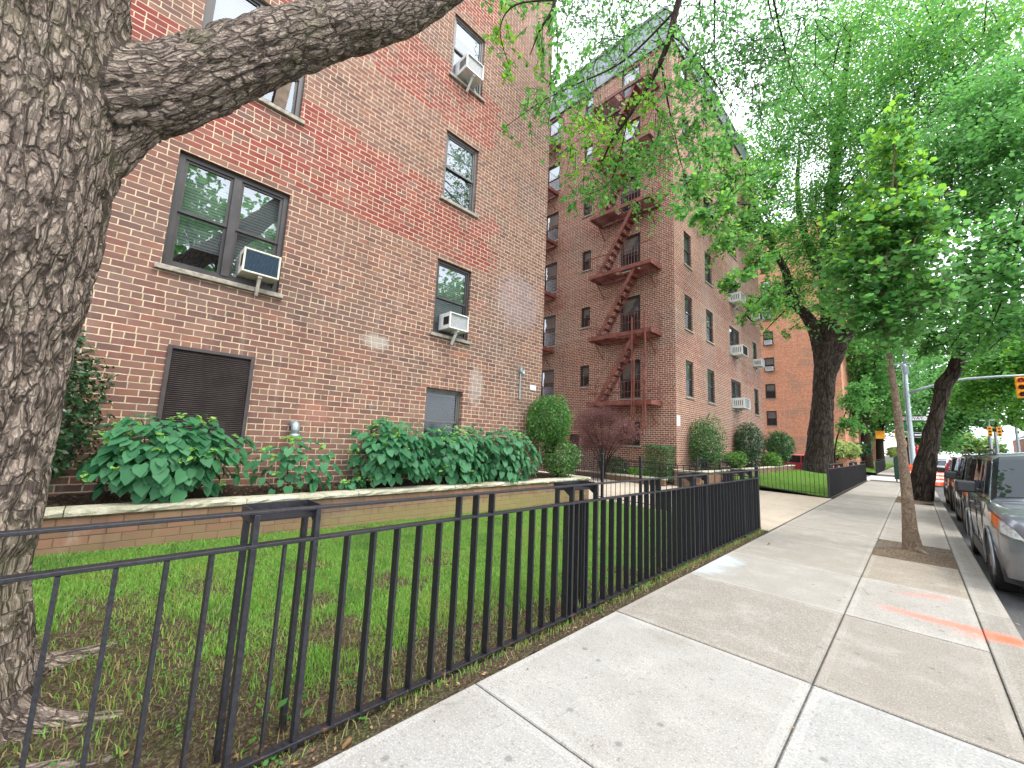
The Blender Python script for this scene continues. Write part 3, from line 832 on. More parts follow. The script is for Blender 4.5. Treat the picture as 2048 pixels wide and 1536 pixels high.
# louvred vent in the wall
mb = MB()
a, b, c, d = .40, 1.32, 1.25, 2.47
mb.box(FX - .06, FX + .03, a, a + .045, c, d); mb.box(FX - .06, FX + .03, b - .045, b, c, d)
mb.box(FX - .06, FX + .03, a + .045, b - .045, d - .045, d); mb.box(FX - .06, FX + .03, a + .045, b - .045, c, c + .045)
V = mb.build('louver', MAT['louver_paint'], B1, bevel=.004)
mb = MB()
nsl = 44
for i in range(nsl):
    z = c + .05 + (d - c - .1) * i / nsl
    mb.obox((FX - .02, a + .045, z), (.03, 0, -.018), (0, b - a - .09, 0), (.003, 0, .008))
mb.quad((FX - .05, a, c), (FX - .05, b, c), (FX - .05, b, d), (FX - .05, a, d))
mb.build('slat', MAT['louver_paint'], V)
# small fittings fixed to the wall
mb = MB()
mb.tube([(FX - .05, 1.90, 1.585), (FX + .06, 1.90, 1.585), (FX + .115, 1.90, 1.57), (FX + .14, 1.90, 1.52), (FX + .14, 1.90, 1.42)], .055, 14)
mb.lathe((FX + .14, 1.90, 1.42), [(.062, -.03), (.066, -.03), (.066, .02), (.062, .02)], 16)
mb.build('vent_pipe', MAT['galvanised'], B1, smooth=True)
mb = MB()
mb.tube([(FX + .03, 6.60, 2.42), (FX + .03, 6.60, 3.02)], .018, 8)
mb.tube([(FX + .03, 6.60, 3.02), (FX + .09, 6.62, 3.06), (FX + .10, 6.66, 3.06)], .02, 8)
mb.box(FX, FX + .06, 6.57, 6.63, 3.05, 3.16); mb.lathe((FX + .08, 6.64, 3.02), [(.045, -.03), (.05, 0), (.03, .05)], 12)
mb.build('pipe', MAT['galvanised'], B1)
mb = MB(); mb.box(FX, FX + .015, 6.97, 7.17, 2.68, 2.80); mb.build('plaque', MAT['sign_white'], B1)

air_conditioner(o1, u1, n1, 1.0, 3.585, .45, .34, .17, 'beige air conditioner with blue grille in the dark double window above the louvre', 'ac_beige', 'ac_grille_blue', fins='h')
air_conditioner(o1, u1, n1, 4.36, 3.56, .46, .32, .26, 'white air conditioner in the lowest single window of the near building', 'white_metal', 'ac_grille_grey')
air_conditioner(o1, u1, n1, 4.33, 9.16, .46, .36, .30, 'white air conditioner in the topmost visible window of the near building', 'white_metal', 'ac_grille_grey', tilt=.1)
# things on a ledge in the window behind the limb
mb = MB(); mb.obox((FX + .02, 1.12, 6.25), (.02, 0, 0), (0, .16, .0), (0, .05, .62)); b_ = mb.build('wooden_board', MAT['wood_pole'])
tag(b_, 'pale wooden board propped in the window just under the big limb', 'board')

# ---- the court building
BY = 15.3
B2 = empty('apartment_building', (-6.4, BY, .3), 'tall brick apartment house with rust red fire escape and grey metal top storey', 'building')
oc, uc, nc = (0, BY, 0), (1, 0, 0), (0, -1, 0)
os_, us_, ns_ = (FX, 0, 0), (0, 1, 0), (1, 0, 0)
FB = 2.83
hc = []; hs = []; wl = []
ZT2 = 19.15
for k_ in range(6):
    t = 5.02 + FB * k_
    if t > ZT2: t = ZT2 - .05
    hc.append((-8.81, -7.87, t - 1.62, t)); wl.append((0, -8.81, -7.87, t - 1.62, t, dict(blind=.5, guard=k_ in (1, 2, 3), frame='frame_dark')))
    hc.append((-10.88, -10.38, t - .98, t)); wl.append((0, -10.88, -10.38, t - .98, t, dict(blind=.3, fw=.05)))
    hc.append((-13.36, -12.45, t - 1.62, t)); wl.append((0, -13.36, -12.45, t - 1.62, t, dict(blind=.35)))
    hs.append((16.32, 17.12, t - 1.5, t)); wl.append((1, 16.32, 17.12, t - 1.5, t, dict(blind=.5)))
    hs.append((18.76, 19.66, t - 1.5, t)); wl.append((1, 18.76, 19.66, t - 1.5, t, dict(blind=.55)))
    hs.append((22.1, 23.75, t - 1.52, t)); wl.append((1, 22.1, 23.75, t - 1.52, t, dict(blind=.5, lights=2)))
    hs.append((26.25, 27.15, t - 1.5, t)); wl.append((1, 26.25, 27.15, t - 1.5, t, dict(blind=.4)))
hc.append((-8.82, -7.88, 1.46, 2.42)); wl.append((0, -8.82, -7.88, 1.46, 2.42, dict(blind=.02, fw=.05)))
hc.append((-11.42, -10.86, .1, 1.86))
mb = MB()
wall_holes(mb, oc, uc, nc, -26, FX, -.1, 19.25, hc)
wall_holes(mb, os_, us_, ns_, BY, 28.2, -.1, 19.25, hs)
wall_holes(mb, (0, 28.2, 0), (1, 0, 0), (0, 1, 0), -26, FX, -.1, 19.25, [])
mb.build('wall', MAT['brick_court'], B2)
for face, a, b, c, d, kw in wl:
    o_, u_, n_ = (oc, uc, nc) if face == 0 else (os_, us_, ns_)
    window(B2, o_, u_, n_, a, b, c, d, glass='glass', **kw)
mb = MB(); mb.box(-11.40, -10.88, BY + .04, BY + .09, .1, 1.85)
D = mb.build('door', MAT['door_maroon'], B2)
mb = MB(); mb.box(-11.2, -11.08, BY + .035, BY + .039, 1.32, 1.38); mb.build('plate', MAT['sign_white'], D)
mb = MB(); mb.lathe((-10.95, BY + .01, .95), [(.028, 0), (.03, .03)], 10, 'y'); mb.build('handle', MAT['hub_metal'], D)
# corner notice, half a brick round the corner
mb = MB(); mb.box(FX + .0, FX + .012, 15.36, 15.66, 2.28, 2.68)
S = mb.build('notice', MAT['sign_white'], B2)
mb = MB()
for i in range(4): mb.box(FX + .0125, FX + .0135, 15.41, 15.61, 2.36 + i * .07, 2.385 + i * .07)
mb.build('text_line', MAT['ac_grille_grey'], S)
# metal mansard
mb = MB(); zt, zi = 21.4, .35
c0 = [(-26, BY - .06, 19.25), (FX + .06, BY - .06, 19.25), (FX + .06, 28.26, 19.25), (-26, 28.26, 19.25)]
c1 = [(-26, BY + zi, zt), (FX - zi, BY + zi, zt), (FX - zi, 28.2 - zi, zt), (-26, 28.2 - zi, zt)]
for i in range(4):
    j = (i + 1) % 4; mb.quad(c0[i], c0[j], c1[j], c1[i])
mb.poly(c1); mb.poly(c0[::-1])
for i, j, cnt in ((0, 1, 48), (1, 2, 32)):
    for q in range(cnt + 1):
        t = q / cnt
        a = np.array(c0[i]) * (1 - t) + np.array(c0[j]) * t; b = np.array(c1[i]) * (1 - t) + np.array(c1[j]) * t
        mb.beam(a, b, .03, .05, (0, -1, .2) if i == 0 else (1, 0, .2))
mb.box(-26, FX + .1, BY - .10, BY - .061, 19.2, 19.32); mb.box(FX + .061, FX + .10, BY - .0, 28.3, 19.2, 19.32)
mb.beam((-26, BY + zi, zt + .05), (FX - zi, BY + zi, zt + .05), .12, .14); mb.beam((FX - zi, BY + zi, zt + .05), (FX - zi, 28.2 - zi, zt + .05), .12, .14)
mb.build('mansard', MAT['mansard_metal'], B2)
rfl = 'beside the street on the court building'
air_conditioner(os_, us_, ns_, 22.35, 3.55, 1.0, .52, .52, 'grey white air conditioner at ground floor double window, lowest on the court building', 'white_metal', 'ac_grille_grey', fins='p')
air_conditioner(os_, us_, ns_, 22.35, 6.30, .95, .52, .52, 'white air conditioner at the second double window up, court building street side', 'white_metal', 'room_dark', fins='p')
air_conditioner(os_, us_, ns_, 22.35, 9.15, .9, .5, .5, 'white air conditioner at the third double window up, half under ginkgo leaves', 'white_metal', 'ac_grille_grey', fins='p')
air_conditioner(os_, us_, ns_, 26.4, 6.35, .62, .44, .42, 'small white air conditioner at the court building far end, one storey up', 'white_metal', 'ac_grille_grey')
air_conditioner(os_, us_, ns_, 26.4, 9.2, .62, .44, .42, 'small white air conditioner at the court building far end, two storeys up', 'white_metal', 'room_dark', fins='p')

# ---- fire escapes
def fire_escape(label, x0, x1, floors, z1st, stair=True, ladder=True):
    yo = BY - .95; yw = BY - .01
    t = empty('fire_escape', ((x0 + x1) / 2, BY, z1st), label, 'fire escape', 'fire escapes on the court building')
    m_ = MAT['rust_paint']
    for k_ in range(floors):
        z = z1st + FB * k_
        mb = MB()
        mb.box(x0, x1, yo, yo + .05, z - .06, z + .10); mb.box(x0, x0 + .05, yo + .051, yw, z - .06, z + .10); mb.box(x1 - .05, x1, yo + .051, yw, z - .06, z + .10)
        mb.box(x0 + .051, x1 - .051, yw - .05, yw, z - .06, z + .06)
        nb = 16
        for i in range(nb):
            y = yo + .07 + (yw - yo - .15) * i / nb
            xa = x0 + .055
            if stair and k_ > 0 and i < 9:                      # stair opening
                mb.box(xa, x1 - 1.75, y, y + .022, z - .004, z + .03); mb.box(x1 - .62, x1 - .055, y, y + .022, z - .004, z + .03)
            else: mb.box(xa, x1 - .055, y, y + .022, z - .004, z + .03)
        for i in range(5):
            x = x0 + .1 + (x1 - x0 - .25) * i / 4
            mb.box(x, x + .04, yo + .052, yw - .052, z - .06, z - .006)
        # wall braces
        for x in (x0 + .25, x1 - .25):
            mb.beam((x, yo + .1, z - .06), (x, yw, z - .75), .03, .03)
        p = mb.build('platform', m_, t)
        mb = MB()
        for zz in (.88, .46):
            mb.tube([(x0 + .02, yw, z + zz), (x0 + .02, yo + .02, z + zz), (x1 - .02, yo + .02, z + zz), (x1 - .02, yw, z + zz)], .012 if zz > .5 else .009, 6)
        for x in np.linspace(x0 + .02, x1 - .02, 22):
            mb.tube([(x, yo + .02, z + .08), (x, yo + .02, z + .88)], .007 if .01 < (x - x0) % 1.1 else .012, 5)
        for y in np.linspace(yo + .15, yw - .1, 6):
            mb.tube([(x0 + .02, y, z + .08), (x0 + .02, y, z + .88)], .007, 5); mb.tube([(x1 - .02, y, z + .08), (x1 - .02, y, z + .88)], .007, 5)
        mb.build('railing', m_, p)
        if stair and k_ < floors - 1:
            mb = MB()
            a = np.array((x0 + .45, yo + .08, z + .03)); b = np.array((x1 - .72, yo + .08, z + FB + .02))
            for dy in (0, .50):
                mb.beam(a + (0, dy, 0), b + (0, dy, 0), .035, .15)
            n_ = 11
            for i in range(n_):
                q = a + (b - a) * (i + .6) / n_
                mb.obox(q + (-.11, .018, -.01), (.22, 0, 0), (0, .464, 0), (0, 0, .025))
            mb.build('stair', m_, t)
            mb = MB()
            h0 = a + (0, .25 - .28, .85); h1 = b + (0, .25 - .28, .85)
            mb.tube([a + (0, -.03, 0), h0, h1 * .55 + h0 * .45], .010, 6)
            mb.tube([a + (0, .53, 0), h0 + (0, .56, 0), h1 * .55 + h0 * .45 + (0, .56, 0)], .010, 6)
            mb.build('handrail', m_, t)
    if ladder:
        mb = MB(); xa, xb = x1 - .78, x1 - .22
        for x, zt in ((xa, z1st + FB + .62), (xb, z1st + FB + .75)):
            mb.beam((x, yo - .05, z1st - .95), (x, yo - .05, zt), .05, .05, (0, 1, 0))
            mb.beam((x - .09 if x == xb else x + .09, yo - .05, z1st - 1.25), (x - .09 if x == xb else x + .09, yo - .05, z1st + 2.1), .04, .04, (0, 1, 0))
        for i in range(9): mb.tube([(xa + .09, yo - .05, z1st - 1.0 + i * .3), (xb - .09, yo - .05, z1st - 1.0 + i * .3)], .009, 6)
        mb.beam((xa, yo - .05, z1st + 2.1), (xb, yo - .05, z1st + 2.1), .04, .04)
        mb.build('ladder', m_, t)
    return t
fire_escape('rust red fire escape with zigzag stairs down the court building face', -9.86, -6.93, 6, 3.10)
fire_escape('rust red fire escape half hidden behind the near building corner', -15.6, -12.45, 6, 3.10, stair=False)

# ---- orange building over the side street, and the brown ones after it
B3 = empty('apartment_building', (-8, 46, 0), 'bright orange brick apartment house end wall beyond the court building', 'building')
hb = []; wl = []
for k_ in range(-1, 7):
    t = 5.35 + 2.69 * k_
    for a in (-10.22, -13.6):
        hb.append((a, a + .88, t - 1.45, t)); wl.append((a, a + .88, t - 1.45, t))
mb = MB()
wall_holes(mb, (0, 46, 0), (1, 0, 0), (0, -1, 0), -30, -4.25, -.2, 24, hb)
wall_holes(mb, (-4.25, 0, 0), (0, 1, 0), (1, 0, 0), 46, 58, -.2, 24, [])
mb.quad((-30, 46, 24), (-4.25, 46, 24), (-4.25, 58, 24), (-30, 58, 24))
mb.build('wall', MAT['brick_orange'], B3)
mb = MB(); mb.box(-30, -4.2, 45.95, 46.3, 24.0, 24.5); mb.build('parapet', MAT['concrete_trim'], B3)
for i, (a, b, c, d) in enumerate(wl):
    window(B3, (0, 46, 0), (1, 0, 0), (0, -1, 0), a, b, c, d, glass='glass', blind=.45, fw=.07, guard=(i % 4 == 0))
o3, u3, n3 = (0, 46, 0), (1, 0, 0), (0, -1, 0)
for zc, lab in ((3.95 + 2.69 * 4, 'white air conditioner in the orange wall, highest one showing'), (3.95 + 2.69 * 3, 'white air conditioner in the orange wall, second one down'), (3.95 + 2.69 * 2, 'white air conditioner in the orange wall, lowest one showing')):
    air_conditioner(o3, u3, n3, -10.05, zc, .62, .42, .4, lab, 'white_metal', 'ac_grille_grey', bracket=False)

def far_block(label, x, y0, y1, zt, mat, depth=12):
    b = empty('apartment_building', (x, y0, 0), label, 'building')
    hs = []
    n_ = max(2, int((y1 - y0) / 3.2))
    for i in range(n_):
        yc = y0 + (i + .5) * (y1 - y0) / n_
        for k_ in range(int(zt / 2.8)):
            hs.append((yc - .5, yc + .5, 1.4 + k_ * 2.8, 2.9 + k_ * 2.8))
    hx = []
    for xc in (x - 2.2, x - 5.5):
        for k_ in range(int(zt / 2.8)): hx.append((xc - .5, xc + .5, 1.4 + k_ * 2.8, 2.9 + k_ * 2.8))
    mb = MB()
    wall_holes(mb, (x, 0, 0), (0, 1, 0), (1, 0, 0), y0, y1, -.2, zt, hs, .12)
    wall_holes(mb, (0, y0, 0), (1, 0, 0), (0, -1, 0), x - depth, x, -.2, zt, hx, .12)
    mb.quad((x - depth, y0, zt), (x, y0, zt), (x, y1, zt), (x - depth, y1, zt))
    mb.build('wall', MAT[mat], b)
    for (lst, o_, u_, n_) in ((hs, (x, 0, 0), (0, 1, 0), (1, 0, 0)), (hx, (0, y0, 0), (1, 0, 0), (0, -1, 0))):
        for h in lst:
            if h[2] > 15: continue
            g = MB(); oo = np.array(o_, float); uu = np.array(u_, float); nn = np.array(n_, float)
            p = lambda s_, z_, d_: oo + uu * s_ + Z3 * z_ - nn * d_
            g.quad(p(h[0], h[2], .1), p(h[1], h[2], .1), p(h[1], h[3], .1), p(h[0], h[3], .1))
            w_ = MB(); w_.obox(p(h[0], (h[2] + h[3]) / 2 - .03, .099), uu * (h[1] - h[0]), nn * .03, Z3 * .06)
            w_.obox(p(h[0], h[2] - .08, .05), uu * (h[1] - h[0]), nn * .1, Z3 * .08)
            W = w_.build('window', MAT['frame_dark'], b); g.build('pane', MAT['glass_far'], W)
    mb = MB(); mb.box(x - depth, x + .06, y0 - .06, y1, zt + .001, zt + .35); mb.build('parapet', MAT['concrete_trim'], b)
    return b
far_block('brown brick apartment house first past the orange wall', -4.4, 60, 72, 20, 'brick_far')
far_block('brown brick apartment house second past the orange wall, set back a little', -5.4, 74, 90, 20, 'brick_far')
far_block('brown brick apartment house farthest down the left side of the street', -4.4, 92, 112, 19, 'brick_far')
for x, y, lab in ((15.5, 120, 'low brown brick house far along the right side of the street'),):
    b = empty('brick_house', (x, y, 0), lab, 'house')
    mb = MB(); mb.box(14.2, 24, 95, 130, -.1, 5.6); mb.build('wall', MAT['brick_far'], b)
    mb = MB(); mb.poly([(14.0, 94.8, 5.601), (24.2, 94.8, 5.601), (19, 94.8, 8.6)]); mb.quad((14.0, 94.8, 5.601), (19, 94.8, 8.6), (19, 130.2, 8.6), (14.0, 130.2, 5.601)); mb.quad((24.2, 94.8, 5.601), (24.2, 130.2, 5.601), (19, 130.2, 8.6), (19, 94.8, 8.6))
    mb.build('roof', MAT['rubber'], b)

# ---- planter walls with stone coping
def planter_wall(label, pts, z0, z1, cz=.062, ov=.03, th=.17, mat='brick_planter'):
    """pts: outer foot line; wall lies on the left of the direction of travel"""
    t = empty('planter_wall', (*pts[0], z0), label, 'garden wall')
    w = MB(); c = MB()
    for i in range(len(pts) - 1):
        a = np.array((*pts[i], 0.0)); b = np.array((*pts[i + 1], 0.0)); d = b - a; L = np.linalg.norm(d); d /= L
        nrm = np.array((-d[1], d[0], 0))
        e0 = 0 if i == 0 else th
        w.obox(a + Z3 * (z0) + d * e0, d * (L - e0), nrm * th, Z3 * (z1 - z0))
        # coping stones with rock-faced edge
        s = -ov if i == 0 else th + ov; rs_ = random.Random(int(abs(pts[0][1]) * 7) + i)
        while s < L - .05:
            e = min(L + ov, s + rs_.uniform(1.25, 1.8))
            n_ = 18; zc0, zc1 = z1 + .001, z1 + cz + rs_.uniform(-.004, .004)
            prev = None
            for q in range(n_ + 1):
                p = a + d * (s + .004 + (e - s - .008) * q / n_)
                r1, r2, r3 = (rs_.uniform(-.012, .012) for _ in range(3))
                row = [p - nrm * (ov + r1 * .6) + Z3 * (zc0), p - nrm * (ov + .012 + r2) + Z3 * (zc0 + cz * .5 + r3), p - nrm * (ov - .004 + r3 * .7) + Z3 * (zc1), p + nrm * (th + .05) + Z3 * zc1, p + nrm * (th + .05) + Z3 * zc0]
                if prev is not None:
                    for k_ in range(4): c.quad(prev[k_], row[k_], row[k_ + 1], prev[k_ + 1])
                    c.quad(row[0], prev[0], prev[4], row[4])
                else: c.poly(row)
                prev = row
            c.poly(prev[::-1]); s = e
    w.build('wall', MAT[mat], t)
    c.build('coping', MAT['coping_stone'], t)
    return t
def coping():
    k = NT('coping_stone'); P = k.pos(); n = k.noise(P, 9, 6, .7); m = k.noise(P, 60, 4, .7); g = k.noise(P, 1.3, 4)
    c = k.mix(C(172, 166, 146), C(206, 200, 180), k.sstep(n, .3, .65)); c = k.mix(c, C(120, 118, 84), k.sstep(g, .45, .7, 0, .6))
    c = k.mix(c, C(84, 80, 62), k.sstep(m, .55, .75, 0, .5))
    MAT['coping_stone'] = k.done(k.bsdf(c, .92, 0, .2, k.bump(k.math('ADD', n, m), .8, .015)))
coping()
planter_wall('long low brick planter wall with pale stone coping behind the near lawn', [(-5.60, -5.0), (-5.60, 8.32), (-9.5, 8.32)], -.05, .615)
planter_wall('brick planter wall with coping at the corner of the court building', [(-6.38, 15.02), (-5.45, 15.02), (-5.45, 31.0)], -.05, .585)
planter_wall('low brick planter wall with coping across the court, under the clipped box hedge', [(-10.3, 14.28), (-6.42, 14.28)], -.05, .27, .07)
o = sheet('planting_bed', FX, -5.80, -5.0, 8.1, lambda x, y: .60 + (-5.8 - x) * .2, MAT['mulch'], .05, .06); struct(o)
o = sheet('planting_bed', -9.4, FX, 7.385, 8.1, lambda x, y: .60 + 0 * x, MAT['mulch'], .06, .05); struct(o)
o = sheet('planting_bed', FX, -5.66, 15.24, 31.0, lambda x, y: .60 + 0 * x, MAT['mulch'], .2, .05); struct(o)
o = sheet('planting_bed', -10.2, -6.45, 14.5, 15.29, lambda x, y: .28 + 0 * x, MAT['mulch'], .1, .05); struct(o)
# ---------------------------------------------------------------- fences
BL = MAT['black_paint']
def share(o, name, mesh, parent, loc):
    c = bpy.data.objects.new(name, mesh); COL.objects.link(c); c.parent = parent; c.location = loc; return c

def street_fence(label, X, y0, y1, trays, triples, step=.148, ground=None, group='black fences along the sidewalk', zs=1.0):
    t = empty('iron_fence', (X, y0, 0), label, 'fence', group)
    mb = MB()
    L = y1 - y0
    mb.box(-.022, .022, 0, L, 1.105 * zs, 1.12 * zs); mb.build('top_rail', BL, t, bevel=.003, local=True)
    mb = MB(); mb.box(-.024, .024, 0, L, .955 * zs, .972 * zs); mb.build('middle_rail', BL, t, bevel=.003, local=True)
    mb = MB(); mb.box(-.026, .026, 0, L, .03, .045); mb.build('bottom_rail', BL, t, bevel=.003, local=True)
    m = MB(); m.box(-.028, .028, -.007, .007, .0455, .9545 * zs); pk = m.mesh('picket'); pk.materials.append(BL)
    m = MB(); m.box(-.028, .028, -.007, .007, .0455, .9545 * zs); m.box(-.028, .028, -.007, .007, .9725 * zs, 1.1045 * zs); pt = m.mesh('tall_picket'); pt.materials.append(BL)
    y = .06
    while y < L - .03:
        ya = y0 + y
        if any(abs(ya - a) < .05 or abs(ya - b) < .05 or abs(ya - (a + b) / 2) < .03 for a, b in trays): y += step; continue
        tall = any(a < ya < b for a, b in triples)
        share(t, 'picket', pt if tall else pk, t, (0, y, 0)); y += step
    for a, b in trays:
        m = MB()
        for q in (a, b): m.box(-.024, .024, q - y0 - .012, q - y0 + .012, -.06, .0295); m.box(-.024, .024, q - y0 - .012, q - y0 + .012, .0455, .9545 * zs); m.box(-.024, .024, q - y0 - .012, q - y0 + .012, .9725 * zs, 1.1045 * zs)
        for q in (a, b): m.box(-.185, -.145, q - y0 - .012, q - y0 + .012, -.06, 1.063 * zs)
        m.box(-.013, .013, (a + b) / 2 - y0 - .007, (a + b) / 2 - y0 + .007, .0455, .9545 * zs)
        # gussets under the rail
        for q in (a, b):
            m.poly([(-.026, q - y0, 1.062), (-.09, q - y0, 1.062), (-.026, q - y0, 1.015)])
        p = m.build('brace_post', BL, t, bevel=.002, local=True)
        m = MB()
        ya, yb = a - y0 - .02, b - y0 + .02
        m.box(-.195, -.190, ya, yb, 1.064 * zs, 1.125 * zs); m.box(-.1895, -.0225, ya, ya + .006, 1.064 * zs, 1.125 * zs); m.box(-.1895, -.0225, yb - .006, yb, 1.064 * zs, 1.125 * zs)
        m.box(-.1895, -.0225, ya + .0065, yb - .0065, 1.064 * zs, 1.069 * zs)
        m.build('flower_tray', BL, t, local=True)
    return t
street_fence('long black iron fence with flower trays, nearest, between lawn and sidewalk', -2.18, -1.3, 8.98,
             [(.54, .81), (2.98, 3.36), (5.72, 6.22), (8.0, 8.5)], [(1.72, 2.15), (4.25, 4.75), (6.95, 7.4)])
street_fence('black iron fence panel along the sidewalk beside the big dark trunk', -2.10, 17.25, 31.3, [(20.5, 21.0), (26, 26.5)], [(18.9, 19.4), (23.6, 24.1), (28.6, 29.1)], .15)
street_fence('far black iron fence past the crossing', -2.35, 44.7, 58, [], [], .16)

def cross_fence(label, p0, p1, z0, z1, h=1.05, posts=(), step=.125, low=.12, ball=False, cat='fence', group='thin black railings round the court', rod=.008):
    a = np.array((p0[0], p0[1], z0)); b = np.array((p1[0], p1[1], z1)); d = b - a; L = np.linalg.norm(d)
    t = empty('iron_railing', tuple(a), label, cat, group)
    mb = MB()
    for zz in (h, h - .12 if not ball else h - .3, low): mb.beam(a + Z3 * zz, b + Z3 * zz, .03, .014)
    mb.build('rail', BL, t)
    m = MB(); m.tube([(0, 0, low - .08), (0, 0, h + .0)], rod, 6); pk = m.mesh('picket'); pk.materials.append(BL)
    n = int(L / step)
    for i in range(n + 1):
        if i > 98: break
        q = d * (i / n); share(t, 'picket', pk, t, tuple(q))
    for s_, hh in posts:
        q = a + d * s_
        m = MB(); m.box(q[0] - .028, q[0] + .028, q[1] - .028, q[1] + .028, q[2] - .1, q[2] + hh)
        m.lathe((q[0], q[1], q[2] + hh), [(.03, .0), (.036, .015), (.02, .03)], 10)
        m.build('post', BL, t)
    return t
cross_fence('thin black railing from the near fence end back along the court path', (-2.2, 8.97), (-5.9, 8.97), .03, .04, 1.06, [(.65, 1.18), (.93, 1.18), (0.0, 1.12)])
cross_fence('thin black railing across the court at the corner of the far lawn', (-2.12, 17.22), (-5.5, 17.22), .02, .03, 1.06, [(1.0, 1.3), (0, 1.12)])
t = cross_fence('tall black railing beside the area steps by the maroon door', (-8.6, 13.6), (-11.8, 13.6), .1, .1, 1.22, [(0, 1.3)], .11)
cross_fence('black gate and railing running back from the court into the yard, with a round lock', (-8.55, 13.6), (-8.55, 9.0), .1, .06, 1.0, [(0, 1.15), (1, 1.1)], .115)
cross_fence('short black railing standing on the coping at the court building corner', (-5.62, 15.2), (-5.62, 18.6), .66, .66, .42, [(0, .5)], .14, .06)

# ---------------------------------------------------------------- cars
def apply_mods(o):
    dg = bpy.context.evaluated_depsgraph_get(); dg.update()
    me = bpy.data.meshes.new_from_object(o.evaluated_get(dg), depsgraph=dg)
    o.modifiers.clear(); o.data = me
    return o

def lerp(a, b, t): return a + (b - a) * t
def interp(tab, y):
    ys = [p[0] for p in tab]
    for i in range(len(tab) - 1):
        if y <= ys[i + 1] + 1e-9:
            t = (y - ys[i]) / (ys[i + 1] - ys[i] + 1e-9); t = max(0, min(1, t))
            return tuple(lerp(p, q, t) for p, q in zip(tab[i][1:], tab[i + 1][1:]))
    return tab[-1][1:]

WH = {}
def wheel_meshes(r, w):
    k = (r, w)
    if k in WH: return WH[k]
    m = MB(); m.lathe((0, 0, 0), [(r * .66, -w / 2), (r * .93, -w / 2), (r, -w * .36), (r, w * .36), (r * .93, w / 2), (r * .66, w / 2)], 28, 'x')
    ty = m.mesh('tyre'); ty.materials.append(MAT['rubber'])
    m = MB(); m.lathe((0, 0, 0), [(r * .655, -w * .42), (r * .655, w * .42)], 24, 'x')
    rim0 = MB()
    rim0.lathe((0, 0, 0), [(r * .655, -w * .30), (r * .655, w * .46), (r * .60, w * .46), (r * .58, w * .2), (r * .1, w * .18)], 24, 'x')
    for i in range(5):
        a = 2 * PI * i / 5
        c = np.array((w * .20, 0, 0)); d = np.array((0, math.cos(a), math.sin(a)))
        rim0.beam(c + d * r * .1 + np.array((w * .24, 0, 0)), c + d * r * .62 + np.array((w * .2, 0, 0)), r * .2, .03, (1, 0, 0))
    rim0.lathe((0, 0, 0), [(r * .16, w * .3), (r * .16, w * .5), (r * .05, w * .52)], 14, 'x')
    ri = rim0.mesh('rim'); ri.materials.append(MAT['hub_metal'])
    WH[k] = (ty, ri); return WH[k]

